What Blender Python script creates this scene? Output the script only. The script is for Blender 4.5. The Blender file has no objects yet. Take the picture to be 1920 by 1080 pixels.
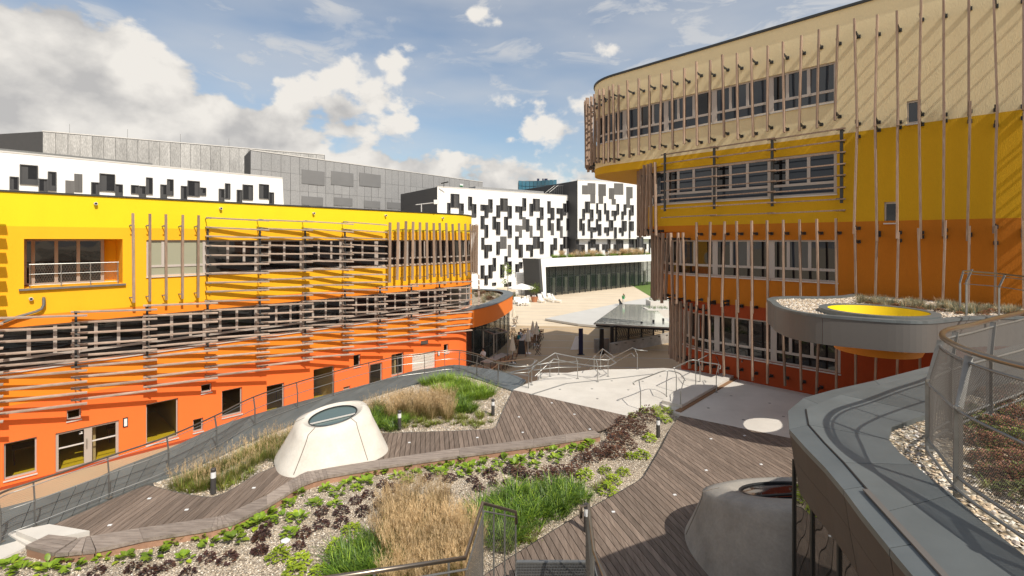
import bpy, bmesh, math, random
from mathutils import Vector, Matrix, noise as mnoise
from mathutils.geometry import tessellate_polygon
R = math.radians
random.seed(7)
scene = bpy.context.scene
COL = scene.collection

# ---------------------------------------------------------------- camera
CZ = 9.8; F = 907.0; HZ = 450.0
cam_data = bpy.data.cameras.new('camera'); cam = bpy.data.objects.new('camera', cam_data); COL.objects.link(cam)
cam.location = (0, 0, CZ); cam.rotation_euler = (R(90), 0, 0)
cam_data.sensor_width = 36; cam_data.lens = F/1920*36; cam_data.shift_y = -90/1920
cam_data.clip_start = 0.1; cam_data.clip_end = 3000
scene.camera = cam

# ---------------------------------------------------------------- light
SUN = Vector((-2.24, 3.02, -4.15)).normalized()       # direction the sunlight travels
sun_el = math.asin(-SUN.z); sun_az = math.atan2(-SUN.x, -SUN.y)
sd = bpy.data.lights.new('sun', 'SUN'); so = bpy.data.objects.new('sun', sd); COL.objects.link(so)
sd.energy = 4.9; sd.angle = R(0.5); sd.color = (1.0, 0.93, 0.82)
so.rotation_euler = SUN.to_track_quat('-Z', 'Y').to_euler(); so.location = (20, -25, 60)

scene.view_settings.view_transform = 'Standard'; scene.view_settings.look = 'None'
scene.view_settings.exposure = 0.0; scene.view_settings.gamma = 1.0
scene.view_settings.use_curve_mapping = False

world = bpy.data.worlds.new('World'); scene.world = world; world.use_nodes = True
def build_world():
    nt = world.node_tree; N = nt.nodes; L = nt.links; N.clear()
    def nd(t, **k):
        n = N.new(t)
        for a, b in k.items(): setattr(n, a, b)
        return n
    def val(i, v):
        if hasattr(v, 'node') : L.new(v, i)
        else: i.default_value = v
    def m(op, a, b=None, c=None, clamp=False):
        n = nd('ShaderNodeMath', operation=op, use_clamp=clamp)
        val(n.inputs[0], a)
        if b is not None: val(n.inputs[1], b)
        if c is not None: val(n.inputs[2], c)
        return n.outputs[0]
    def ss(x, a, b):
        n = nd('ShaderNodeMapRange', interpolation_type='SMOOTHSTEP')
        val(n.inputs[0], x); n.inputs[1].default_value = a; n.inputs[2].default_value = b
        return n.outputs[0]
    def noise(vec, scale, detail=8, rough=.55, dist=0.0, off=(0, 0, 0), sc=(1, 1, 1)):
        mp = nd('ShaderNodeMapping'); L.new(vec, mp.inputs[0]); mp.inputs[1].default_value = off; mp.inputs[3].default_value = sc
        n = nd('ShaderNodeTexNoise'); L.new(mp.outputs[0], n.inputs['Vector'])
        n.inputs['Scale'].default_value = scale; n.inputs['Detail'].default_value = detail
        n.inputs['Roughness'].default_value = rough; n.inputs['Distortion'].default_value = dist
        return n.outputs[0]
    sky = nd('ShaderNodeTexSky', sky_type='NISHITA'); sky.sun_disc = False
    sky.sun_elevation = sun_el; sky.sun_rotation = sun_az; sky.air_density = 1.0; sky.dust_density = 1.6; sky.ozone_density = 1.5
    tc = nd('ShaderNodeTexCoord'); v = tc.outputs['Generated']
    sp = nd('ShaderNodeSeparateXYZ'); L.new(v, sp.inputs[0]); x, y, z = sp.outputs
    # big cumulus bank: thick at the left, low along the horizon on the right
    xb = m('MINIMUM', x, 0.02)
    zb = m('ADD', m('MULTIPLY', xb, -0.150), 0.262)
    n1 = noise(v, 3.4, 10, .52, .15, off=(.3, .1, .7), sc=(1, 1, 1.5))
    n2 = noise(v, 9.0, 8, .5, .1, off=(4.1, 2.0, .3), sc=(1, 1, 1.3))
    puff = m('ADD', m('MULTIPLY', m('SUBTRACT', n1, .5), .95), m('MULTIPLY', m('SUBTRACT', n2, .5), .34))
    h = m('ADD', m('SUBTRACT', zb, z), puff)              # >0 inside the bank
    dens = ss(h, -0.004, 0.040)
    # the same field a little towards the sun: lit edges
    n1s = noise(v, 3.4, 6, .52, .15, off=(.3-.10, .1+.04, .7-.10), sc=(1, 1, 1.5))
    n2s = noise(v, 9.0, 6, .5, .1, off=(4.1-.12, 2.0, .3-.16), sc=(1, 1, 1.3))
    rel = m('ADD', m('MULTIPLY', m('SUBTRACT', n1, n1s), 2.4), m('MULTIPLY', m('SUBTRACT', n2, n2s), 2.0))
    deep = ss(h, 0.02, 0.36)
    br = m('ADD', m('SUBTRACT', .90, m('MULTIPLY', deep, .42)), rel)
    br = m('MINIMUM', m('MAXIMUM', br, .42), 1.0)
    # scattered small clouds and thin streaks
    c1 = noise(v, 7.5, 9, .62, .6, off=(1.7, 5.2, 2.2), sc=(1, 1, 2.6))
    c2 = noise(v, 2.2, 4, .5, 0, off=(9.2, 3.3, 1.1), sc=(1, 1, 3.5))
    wisp = m('MULTIPLY', ss(c1, .43, .66), ss(c2, .34, .52))
    wisp = m('MULTIPLY', wisp, .80)
    veil = m('MULTIPLY', ss(c2, .22, .70), .55)
    wisp = m('MAXIMUM', wisp, veil)
    # cloud layers
    ramp = nd('ShaderNodeMix', data_type='RGBA'); L.new(br, ramp.inputs[0])
    ramp.inputs[6].default_value = (.30, .31, .34, 1); ramp.inputs[7].default_value = (.95, .91, .85, 1)
    bsky = nd('ShaderNodeBackground'); bsky.inputs[1].default_value = 0.148
    tint = nd('ShaderNodeMix', data_type='RGBA', blend_type='MULTIPLY'); tint.inputs[0].default_value = 1
    L.new(sky.outputs[0], tint.inputs[6]); tint.inputs[7].default_value = (1.0, .98, .92, 1)
    L.new(tint.outputs[2], bsky.inputs[0])
    bw = nd('ShaderNodeBackground'); bw.inputs[0].default_value = (.80, .80, .80, 1); bw.inputs[1].default_value = .85
    bc = nd('ShaderNodeBackground'); L.new(ramp.outputs[2], bc.inputs[0]); bc.inputs[1].default_value = .92
    m1 = nd('ShaderNodeMixShader'); L.new(wisp, m1.inputs[0]); L.new(bsky.outputs[0], m1.inputs[1]); L.new(bw.outputs[0], m1.inputs[2])
    m2 = nd('ShaderNodeMixShader'); L.new(dens, m2.inputs[0]); L.new(m1.outputs[0], m2.inputs[1]); L.new(bc.outputs[0], m2.inputs[2])
    out = nd('ShaderNodeOutputWorld'); L.new(m2.outputs[0], out.inputs[0])
build_world()

# ---------------------------------------------------------------- helpers
def gp(px, py, z):
    """point where the sight line of a photo pixel meets the level z"""
    D = (CZ - z)*F/(py - HZ)
    return Vector(((px-960)/F*D, D, z))
def at(px, py, D): return Vector(((px-960)/F*D, D, CZ-(py-HZ)*D/F))
def V(*a): return Vector(a)

def wloc(o):
    l = Vector((0, 0, 0))
    while o is not None: l += o.location; o = o.parent
    return l
class MB:
    def __init__(s): s.v = []; s.f = []; s.m = []
    def add(s, vs, fs, mi=0):
        b = len(s.v); s.v += [tuple(p) for p in vs]; s.f += [tuple(b+i for i in f) for f in fs]; s.m += [mi]*len(fs); return s
    def quad(s, a, b, c, d, mi=0): return s.add((a, b, c, d), ((0, 1, 2, 3),), mi)
    def hexa(s, b4, t4, mi=0):
        return s.add(list(b4)+list(t4), ((3, 2, 1, 0), (4, 5, 6, 7), (0, 1, 5, 4), (1, 2, 6, 5), (2, 3, 7, 6), (3, 0, 4, 7)), mi)
    def box(s, c, size, rz=0, mi=0):
        c = Vector(c); hx, hy, hz = size[0]/2, size[1]/2, size[2]/2
        ca, sa = math.cos(rz), math.sin(rz)
        def p(x, y, z): return (c.x+x*ca-y*sa, c.y+x*sa+y*ca, c.z+z)
        return s.hexa([p(-hx, -hy, -hz), p(hx, -hy, -hz), p(hx, hy, -hz), p(-hx, hy, -hz)], [p(-hx, -hy, hz), p(hx, -hy, hz), p(hx, hy, hz), p(-hx, hy, hz)], mi)
    def beam(s, a, b, w, h, up=(0, 0, 1), mi=0):
        """bar from a to b; w across, h along 'up'"""
        a = Vector(a); b = Vector(b); d = (b-a).normalized(); u = Vector(up)
        sd_ = d.cross(u)
        if sd_.length < 1e-4: sd_ = d.cross(Vector((0, 1, 0)))
        sd_.normalize(); u = sd_.cross(d).normalized()
        q = [(-w/2, -h/2), (w/2, -h/2), (w/2, h/2), (-w/2, h/2)]
        return s.hexa([a+sd_*i+u*j for i, j in q], [b+sd_*i+u*j for i, j in q], mi)
    def tube(s, pts, r, n=6, closed=False, caps=True, mi=0):
        pts = [Vector(p) for p in pts]; k = len(pts); rings = []
        rr = r if isinstance(r, (list, tuple)) else [r]*k
        ref = None
        for i in range(k):
            if closed: t = pts[(i+1) % k]-pts[i-1]
            else: t = (pts[min(i+1, k-1)]-pts[max(i-1, 0)])
            t = t.normalized() if t.length > 1e-9 else Vector((0, 0, 1))
            if ref is None: ref = Vector((0, 0, 1)) if abs(t.z) < .9 else Vector((1, 0, 0))
            sx = t.cross(ref).normalized(); sy = sx.cross(t).normalized(); ref = sy
            rings.append([pts[i]+(sx*math.cos(2*math.pi*j/n)+sy*math.sin(2*math.pi*j/n))*rr[i] for j in range(n)])
        vs = [p for rg in rings for p in rg]; fs = []
        for i in range(k if closed else k-1):
            a = i*n; b = ((i+1) % k)*n
            for j in range(n): fs.append((a+j, a+(j+1) % n, b+(j+1) % n, b+j))
        if caps and not closed: fs += [tuple(range(n-1, -1, -1)), tuple(range((k-1)*n, k*n))]
        return s.add(vs, fs, mi)
    def lathe(s, c, prof, n=24, mi=0, caps=True):
        c = Vector(c); vs = []; fs = []
        for (r, z) in prof:
            for j in range(n): a = 2*math.pi*j/n; vs.append((c.x+r*math.cos(a), c.y+r*math.sin(a), c.z+z))
        for i in range(len(prof)-1):
            for j in range(n): fs.append((i*n+j, i*n+(j+1) % n, (i+1)*n+(j+1) % n, (i+1)*n+j))
        if caps: fs += [tuple(range(n-1, -1, -1)), tuple(range((len(prof)-1)*n, len(prof)*n))]
        return s.add(vs, fs, mi)
    def poly(s, pts, z, holes=(), mi=0):
        """flat sheet of a polygon (with holes)"""
        loops = [[Vector((p[0], p[1], 0)) for p in pts]]+[[Vector((p[0], p[1], 0)) for p in h] for h in holes]
        flat = [p for l in loops for p in l]
        tr = tessellate_polygon(loops); fs = []
        for t in tr:
            a, b, c = (flat[i] for i in t)
            fs.append(tuple(t) if (b-a).cross(c-a).z > 0 else tuple(reversed(t)))
        return s.add([(p.x, p.y, z) for p in flat], fs, mi)
    def skirt(s, pts, z0, z1, closed=True, mi=0, inset=0):
        n = len(pts)
        for i in range(n if closed else n-1):
            a = pts[i]; b = pts[(i+1) % n]
            s.quad((a[0], a[1], z0), (b[0], b[1], z0), (b[0], b[1], z1), (a[0], a[1], z1), mi)
        return s
    def prism(s, pts, z0, z1, holes=(), mi=0, bottom=True):
        s.poly(pts, z1, holes, mi)
        if bottom: s.poly(pts, z0, holes, mi)
        s.skirt(pts, z0, z1, mi=mi)
        for h in holes: s.skirt(h, z0, z1, mi=mi)
        return s
    def build(s, name, mat, parent=None, smooth=False, label=None, kind=None, bevel=0):
        me = bpy.data.meshes.new(name); off = wloc(parent) if parent else Vector((0, 0, 0))
        me.from_pydata([(p[0]-off.x, p[1]-off.y, p[2]-off.z) for p in s.v], [], s.f)
        mats = mat if isinstance(mat, (list, tuple)) else [mat]
        for mm in mats: me.materials.append(mm)
        if len(mats) > 1: me.polygons.foreach_set('material_index', s.m)
        if smooth: me.polygons.foreach_set('use_smooth', [True]*len(me.polygons))
        me.update()
        o = bpy.data.objects.new(name, me); COL.objects.link(o)
        if parent: o.parent = parent
        if label: o['label'] = label
        if kind: o['kind'] = kind
        if bevel:
            md = o.modifiers.new('bevel', 'BEVEL'); md.width = bevel; md.segments = 2; md.limit_method = 'ANGLE'
        return o
def tag(o, label=None, cat=None, group=None, kind=None):
    if label: o['label'] = label
    if cat: o['category'] = cat
    if group: o['group'] = group
    if kind: o['kind'] = kind
    return o
def thing(name, label, cat, loc, group=None):
    o = bpy.data.objects.new(name, None); COL.objects.link(o); o.location = loc; o.empty_display_size = .2
    return tag(o, label, cat, group)
def struct(o): o['kind'] = 'structure'; return o
def copy_obj(o, loc, rz=0, sc=1.0, label=None, group=None, src_children=True):
    c = o.copy(); COL.objects.link(c); c.location = loc; c.rotation_euler = (0, 0, rz); c.scale = (sc, sc, sc)
    if label: c['label'] = label
    if group: c['group'] = group
    for ch in list(o.children):
        d = ch.copy(); COL.objects.link(d); d.parent = c
        for g in list(ch.children):
            e = g.copy(); COL.objects.link(e); e.parent = d
    return c

# ---------------------------------------------------------------- materials
def mat(name, col, rough=.8, var=.12, scale=2.0, bump=0.0, bscale=40.0, metal=0.0, rnd=0.0, col2=None, stretch=(1, 1, 1), rot=0.0, spec=.5, detail=6, fine=0.0, trans=0.0, sub=False):
    m = bpy.data.materials.new(name); m.use_nodes = True
    nt = m.node_tree; N = nt.nodes; L = nt.links; b = N['Principled BSDF']
    b.inputs['Roughness'].default_value = rough; b.inputs['Metallic'].default_value = metal
    b.inputs['Specular IOR Level'].default_value = spec
    geo = N.new('ShaderNodeNewGeometry')
    mp = N.new('ShaderNodeMapping'); mp.inputs[3].default_value = stretch; mp.inputs[2].default_value = (0, 0, rot)
    mp.vector_type = 'TEXTURE' if False else 'POINT'
    L.new(geo.outputs['Position'], mp.inputs[0])
    oi = N.new('ShaderNodeObjectInfo')
    vadd = N.new('ShaderNodeVectorMath'); vadd.operation = 'ADD'; L.new(mp.outputs[0], vadd.inputs[0])
    if rnd > 0:
        sc_ = N.new('ShaderNodeVectorMath'); sc_.operation = 'SCALE'; sc_.inputs[0].default_value = (37, 51, 23)
        L.new(oi.outputs['Random'], sc_.inputs['Scale']); L.new(sc_.outputs[0], vadd.inputs[1])
    n1 = N.new('ShaderNodeTexNoise'); n1.inputs['Scale'].default_value = scale; n1.inputs['Detail'].default_value = detail; n1.inputs['Roughness'].default_value = .6
    L.new(vadd.outputs[0], n1.inputs['Vector'])
    c2 = col2 if col2 else tuple(c*.55 for c in col)
    mx = N.new('ShaderNodeMix'); mx.data_type = 'RGBA'
    mx.inputs[6].default_value = (*c2, 1); mx.inputs[7].default_value = (*col, 1)
    mr = N.new('ShaderNodeMapRange'); mr.inputs[1].default_value = .25; mr.inputs[2].default_value = .7
    mr.inputs[3].default_value = 1-min(1, var*2.2) if not col2 else 0; mr.inputs[4].default_value = 1
    L.new(n1.outputs[0], mr.inputs[0]); L.new(mr.outputs[0], mx.inputs[0])
    cout = mx.outputs[2]
    if rnd > 0:
        hs = N.new('ShaderNodeHueSaturation'); ma = N.new('ShaderNodeMapRange'); ma.inputs[3].default_value = 1-rnd; ma.inputs[4].default_value = 1+rnd
        L.new(oi.outputs['Random'], ma.inputs[0]); L.new(ma.outputs[0], hs.inputs['Value']); L.new(cout, hs.inputs['Color']); cout = hs.outputs[0]
    if fine > 0:
        n3 = N.new('ShaderNodeTexNoise'); n3.inputs['Scale'].default_value = bscale; n3.inputs['Detail'].default_value = 3; L.new(vadd.outputs[0], n3.inputs['Vector'])
        mf = N.new('ShaderNodeMapRange'); mf.inputs[1].default_value = .3; mf.inputs[2].default_value = .7; mf.inputs[3].default_value = 1-fine; mf.inputs[4].default_value = 1+fine*.5
        L.new(n3.outputs[0], mf.inputs[0]); h2 = N.new('ShaderNodeHueSaturation'); L.new(mf.outputs[0], h2.inputs['Value']); L.new(cout, h2.inputs['Color']); cout = h2.outputs[0]
    L.new(cout, b.inputs['Base Color'])
    if bump > 0:
        n2 = N.new('ShaderNodeTexNoise'); n2.inputs['Scale'].default_value = bscale; n2.inputs['Detail'].default_value = 4; L.new(vadd.outputs[0], n2.inputs['Vector'])
        bp = N.new('ShaderNodeBump'); bp.inputs['Strength'].default_value = bump; bp.inputs['Distance'].default_value = .02
        L.new(n2.outputs[0], bp.inputs['Height']); L.new(bp.outputs[0], b.inputs['Normal'])
    if trans > 0:
        out = N['Material Output']; tr = N.new('ShaderNodeBsdfTranslucent'); L.new(cout, tr.inputs[0])
        ms = N.new('ShaderNodeMixShader'); ms.inputs[0].default_value = trans
        L.new(b.outputs[0], ms.inputs[1]); L.new(tr.outputs[0], ms.inputs[2]); L.new(ms.outputs[0], out.inputs[0])
    return m
def gravel_mat(name, cols, scale, bump=.8, dark=.35):
    m = bpy.data.materials.new(name); m.use_nodes = True; nt = m.node_tree; N = nt.nodes; L = nt.links; b = N['Principled BSDF']
    b.inputs['Roughness'].default_value = .9
    geo = N.new('ShaderNodeNewGeometry')
    vo = N.new('ShaderNodeTexVoronoi'); vo.inputs['Scale'].default_value = scale; L.new(geo.outputs['Position'], vo.inputs['Vector'])
    sx = N.new('ShaderNodeSeparateColor'); L.new(vo.outputs['Color'], sx.inputs[0])
    cr = N.new('ShaderNodeValToRGB'); L.new(sx.outputs[0], cr.inputs[0]); e = cr.color_ramp.elements
    e[0].position = 0; e[0].color = (*cols[0], 1); e[1].position = 1; e[1].color = (*cols[-1], 1)
    for i, c in enumerate(cols[1:-1]): k = e.new((i+1)/(len(cols)-1)); k.color = (*c, 1)
    mr = N.new('ShaderNodeMapRange'); mr.inputs[1].default_value = .25; mr.inputs[2].default_value = .75; mr.inputs[3].default_value = 1; mr.inputs[4].default_value = dark
    L.new(vo.outputs['Distance'], mr.inputs[0])
    n1 = N.new('ShaderNodeTexNoise'); n1.inputs['Scale'].default_value = 1.3; L.new(geo.outputs['Position'], n1.inputs['Vector'])
    m2 = N.new('ShaderNodeMapRange'); m2.inputs[1].default_value = .3; m2.inputs[2].default_value = .7; m2.inputs[3].default_value = .8; m2.inputs[4].default_value = 1.1; L.new(n1.outputs[0], m2.inputs[0])
    mm = N.new('ShaderNodeMath'); mm.operation = 'MULTIPLY'; L.new(mr.outputs[0], mm.inputs[0]); L.new(m2.outputs[0], mm.inputs[1])
    hs = N.new('ShaderNodeHueSaturation'); L.new(mm.outputs[0], hs.inputs['Value']); L.new(cr.outputs[0], hs.inputs['Color']); L.new(hs.outputs[0], b.inputs['Base Color'])
    bp = N.new('ShaderNodeBump'); bp.inputs['Strength'].default_value = bump; bp.inputs['Distance'].default_value = .6/scale; bp.invert = True
    L.new(vo.outputs['Distance'], bp.inputs['Height']); L.new(bp.outputs[0], b.inputs['Normal'])
    return m
def glass_mat(name, tint=(.02, .025, .03), transp=0.0, rough=.03):
    m = bpy.data.materials.new(name); m.use_nodes = True; nt = m.node_tree; N = nt.nodes; L = nt.links; b = N['Principled BSDF']
    b.inputs['Base Color'].default_value = (*tint, 1); b.inputs['Roughness'].default_value = rough; b.inputs['IOR'].default_value = 1.55
    # slight waviness of each pane
    geo = N.new('ShaderNodeNewGeometry'); n = N.new('ShaderNodeTexNoise'); n.inputs['Scale'].default_value = .9; n.inputs['Detail'].default_value = 1; L.new(geo.outputs['Position'], n.inputs['Vector'])
    bp = N.new('ShaderNodeBump'); bp.inputs['Strength'].default_value = .04; bp.inputs['Distance'].default_value = .3; L.new(n.outputs[0], bp.inputs['Height']); L.new(bp.outputs[0], b.inputs['Normal'])
    if transp > 0:
        out = N['Material Output']; t = N.new('ShaderNodeBsdfTransparent'); t.inputs[0].default_value = (.96, .96, .94, 1)
        ms = N.new('ShaderNodeMixShader'); ms.inputs[0].default_value = transp; L.new(b.outputs[0], ms.inputs[1]); L.new(t.outputs[0], ms.inputs[2]); L.new(ms.outputs[0], out.inputs[0])
    return m
M = {}
M['yellow'] = mat('yellow_render', (.84, .60, .004), .85, .055, 1.1, .25, 60, stretch=(1, 1, .22), fine=.03)
M['amber'] = mat('amber_render', (.88, .44, .006), .85, .055, 1.1, .25, 60, stretch=(1, 1, .22), fine=.03)
M['orange'] = mat('orange_render', (.86, .25, .012), .85, .055, 1.1, .25, 60, stretch=(1, 1, .22), fine=.03)
M['vermilion'] = mat('vermilion_render', (.84, .165, .028), .85, .055, 1.1, .25, 60, stretch=(1, 1, .22), fine=.04)
M['cream'] = mat('cream_render', (.80, .67, .41), .85, .055, 1.1, .35, 50, stretch=(1, 1, .22), fine=.05)
M['yellow_r'] = mat('ochre_yellow_render', (.64, .36, .003), .85, .055, 1.1, .35, 50, stretch=(1, 1, .22), fine=.05)
M['orange_r'] = mat('deep_orange_render', (.53, .17, .004), .85, .055, 1.1, .35, 50, stretch=(1, 1, .22), fine=.05)
M['red_r'] = mat('red_render', (.37, .055, .008), .85, .055, 1.1, .35, 50, stretch=(1, 1, .22), fine=.05)
M['zinc'] = mat('zinc_sheet', (.17, .19, .195), .5, .3, 1.2, .05, 8, metal=.35, rnd=.10)
M['dark_metal'] = mat('dark_metal', (.055, .058, .06), .5, .2, 3, metal=.5)
M['steel'] = mat('steel_tube', (.42, .42, .40), .45, .15, 5, metal=.85)
M['bronze'] = mat('handrail_tube', (.30, .25, .20), .30, .15, 6, metal=.9)
M['galv'] = mat('galvanised_steel', (.27, .27, .26), .45, .25, 8, metal=.7)
M['frame'] = mat('window_frame', (.40, .35, .31), .55, .05, 2)
M['frame_l'] = mat('window_frame_light', (.48, .43, .39), .55, .05, 2)
M['sill'] = mat('aluminium_sill', (.60, .58, .55), .45, .06, 2, metal=.1)
M['pane'] = glass_mat('window_glass', (.012, .012, .013))
M['pane_blue'] = glass_mat('window_glass_blue', (.03, .04, .055))
M['pane_olive'] = glass_mat('window_glass_olive', (.034, .028, .014))
M['pane_green'] = glass_mat('skylight_glass', (.10, .14, .135), 0, .06)  # green-grey tint lightened to stand in for reflected sky
M['cafe_orange'] = mat('cafe_orange_render', (.82, .20, .018), .85, .05, 1, .2, 40)
M['mesh_dk'] = mat('dark_mesh_panel', (.22, .22, .22), .6, .12, .35, metal=.3, rnd=.05)
M['socket'] = mat('socket_metal', (.30, .29, .27), .5, .1, 5, metal=.4)
M['pane_room'] = glass_mat('room_window_glass', (.012, .011, .008), .88)
M['room_floor'] = mat('yellow_room_floor', (.80, .58, .03), .5, .05, 1)
M['room_wall'] = mat('room_wall', (.55, .43, .22), .9, .05, 1)
M['mirror'] = glass_mat('dark_mirror_glass', (.03, .028, .025), 0, .015)
M['pane_clear'] = glass_mat('clear_glass', (.02, .03, .03), .62)
M['blind'] = mat('window_blind', (.32, .32, .23), .8, .05, 2, stretch=(1, 1, 1))
M['curtain'] = mat('pale_curtain', (.45, .45, .40), .8, .35, 6, stretch=(3, 3, .1))
M['louvre'] = mat('louvre_wood', (.46, .36, .29), .85, .3, 3, .5, 25, rnd=.18, col2=(.24, .185, .15), stretch=(1, 1, 8), detail=8)
M['slat'] = mat('slat_wood', (.34, .24, .17), .85, .3, 4, .5, 25, rnd=.22, col2=(.17, .115, .085), stretch=(6, 6, .6), detail=8)
M['slat_r'] = mat('larch_slat_wood', (.40, .295, .22), .8, .3, 4, .5, 25, rnd=.22, col2=(.20, .12, .08), stretch=(6, 6, .6), detail=8)
M['deck'] = mat('deck_wood', (.245, .188, .150), .82, .35, 2.2, .5, 20, rnd=.22, col2=(.105, .074, .055), stretch=(9, .7, 1), rot=R(9), detail=9, fine=.12)
M['bench'] = mat('bench_wood', (.36, .30, .255), .82, .35, 2.2, .5, 20, rnd=.15, col2=(.16, .125, .105), stretch=(1.2, 9, 3), detail=9, fine=.1)
M['bench_side'] = mat('bench_side_wood', (.42, .24, .15), .82, .3, 3, .4, 20, rnd=.15, col2=(.25, .14, .09))
M['under'] = mat('deck_gap_shade', (.02, .018, .016), .95, .1)  # near-black colour stands in for the shade between the boards
M['concrete'] = mat('pale_concrete', (.60, .57, .52), .85, .08, .7, .25, 30, fine=.06)
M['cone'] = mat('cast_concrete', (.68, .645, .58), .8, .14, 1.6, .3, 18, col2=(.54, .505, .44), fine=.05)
M['cone_dark'] = mat('darkened_cast_concrete', (.36, .335, .30), .8, .2, 1.4, .35, 18, col2=(.21, .195, .175), fine=.08)  # near cone's shade is put into this darker concrete; ramp walls share it
M['landing'] = mat('landing_concrete', (.62, .59, .54), .85, .1, .9, .2, 40, col2=(.50, .47, .425), fine=.04)
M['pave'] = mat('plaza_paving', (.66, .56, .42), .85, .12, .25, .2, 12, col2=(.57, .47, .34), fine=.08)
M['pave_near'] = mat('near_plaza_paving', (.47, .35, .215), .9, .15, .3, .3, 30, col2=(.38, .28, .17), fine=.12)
M['pave_joint'] = mat('paving_joint', (.42, .39, .35), .85, .1)
M['slabgrey'] = mat('grey_paving', (.52, .51, .48), .8, .1, .4, fine=.05)
M['white'] = mat('white_render', (.80, .795, .775), .8, .03, .3)
M['white_pl'] = mat('white_plastic', (.82, .82, .81), .5, .03, 1)
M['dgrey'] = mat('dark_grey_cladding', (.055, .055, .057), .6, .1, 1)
M['mgrey'] = mat('grey_shutter', (.13, .125, .12), .55, .25, 3, stretch=(5, 5, .2), rnd=.2)
M['mesh'] = mat('expanded_metal_panel', (.36, .36, .36), .6, .12, .35, metal=.3, rnd=.05, stretch=(2, 2, .6), fine=.25, bscale=7)
M['mesh_hi'] = mat('ribbed_metal_panel', (.50, .49, .47), .5, .35, .25, metal=.4, rnd=.12, stretch=(3, 3, .5), fine=.35, bscale=4)
M['brown_face'] = mat('fibre_cement_panel', (.080, .064, .054), .7, .25, 1.5, .1, 20, rnd=.08)
M['fascia'] = mat('grey_fascia', (.15, .138, .128), .5, .06, 1, metal=.25, rnd=.05)
M['yellow_ring'] = mat('yellow_lining', (.85, .62, .0), .6, .03, 1)
M['orange_drum'] = mat('orange_drum', (.72, .27, .02), .6, .06, 1)
M['bollard'] = mat('bollard_body', (.085, .08, .078), .5, .1, 4, metal=.4)
M['lampglass'] = mat('frosted_lamp_glass', (.72, .73, .74), .4, .03, 2)
M['gravel'] = gravel_mat('fine_gravel', [(.30, .23, .16), (.58, .48, .36), (.70, .60, .47), (.45, .36, .26), (.74, .67, .57)], 34, .9, .30)
M['gravel_big'] = gravel_mat('yellow_gravel', [(.45, .33, .20), (.66, .55, .38), (.72, .64, .50), (.50, .40, .28), (.75, .70, .60)], 22, 1, .22)
M['soil'] = mat('soil_gravel', (.22, .17, .12), .95, .4, 3, .8, 30, fine=.3)
M['navy'] = mat('navy_totem', (.012, .018, .06), .4, .1, 1)
M['black'] = mat('black_paint', (.012, .012, .013), .45, .1, 1)
M['beige_cloth'] = mat('beige_canvas', (.74, .67, .55), .9, .1, 3)
M['white_cloth'] = mat('white_canvas', (.82, .81, .78), .9, .03, 3)
M['brown_wood'] = mat('brown_wood', (.30, .17, .09), .7, .3, 6, rnd=.2)
M['terracotta'] = mat('terracotta', (.42, .17, .08), .8, .15, 4)
M['bark'] = mat('bark', (.16, .12, .09), .9, .3, 12, .5, 30)
def leaf(name, c, c2, rnd=.25, rough=.5): return mat(name, c, rough, .3, 9, 0, rnd=rnd, col2=c2, trans=.18)
M['leaf_green'] = leaf('leaf_green', (.26, .36, .022), (.06, .14, .010))
M['leaf_yellow'] = leaf('leaf_lime', (.40, .47, .030), (.14, .24, .015))
M['leaf_dark'] = leaf('leaf_purple', (.095, .042, .035), (.026, .014, .014), rough=.45)
M['leaf_brown'] = leaf('leaf_bronze', (.17, .075, .038), (.05, .027, .02))
M['grass_green'] = leaf('grass_green', (.12, .22, .022), (.028, .07, .008))
M['grass_bright'] = leaf('grass_bright', (.30, .42, .035), (.10, .20, .015))
M['grass_olive'] = leaf('grass_olive', (.25, .23, .045), (.075, .085, .016))
M['straw'] = leaf('grass_straw', (.72, .54, .30), (.36, .23, .10))
M['fescue'] = leaf('grass_fescue', (.22, .26, .19), (.07, .10, .06))
M['sedum'] = leaf('sedum_rust', (.34, .15, .085), (.14, .06, .035))
M['sedum_green'] = leaf('sedum_green', (.20, .22, .05), (.07, .10, .02))
M['bluetower'] = glass_mat('blue_tower_glass', (.04, .13, .19), 0, .1)
M['sky_pale_glass'] = glass_mat('glass_roof', (.40, .40, .36), 0, .10)  # pale tint paints in the bright sky reflected by the roof plate
M['wire'] = mat('wire_rope', (.10, .09, .08), .7, .1, 9)
M['skin'] = mat('skin', (.55, .33, .23), .6, .05, 3)
M['lawn'] = mat('lawn', (.12, .20, .03), .95, .3, 3, .5, 30, fine=.3)
M['shirt_green_sign'] = mat('green_sign', (.02, .35, .10), .5, .05, 3)
# ================================================================ ground and plaza
mb = MB(); mb.poly([(-1200, -800), (1200, -800), (1200, 1600), (-1200, 1600)], 0.0)
struct(mb.build('plaza_ground', M['pave']))
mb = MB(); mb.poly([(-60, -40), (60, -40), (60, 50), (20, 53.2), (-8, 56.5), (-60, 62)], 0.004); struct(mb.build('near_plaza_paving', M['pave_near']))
mb = MB()
for i in range(34):       # grey joint strips across the plaza
    a = V(-14+i*.6, 30+i*3.1, .009); d = V(.995, -.10, 0)
    p = a-d*8; q = a+d*60; w = V(.0, .07, 0)
    mb.quad(p-w, q-w, q+w, p+w)
struct(mb.build('paving_joint_strips', M['pave_joint']))

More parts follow.
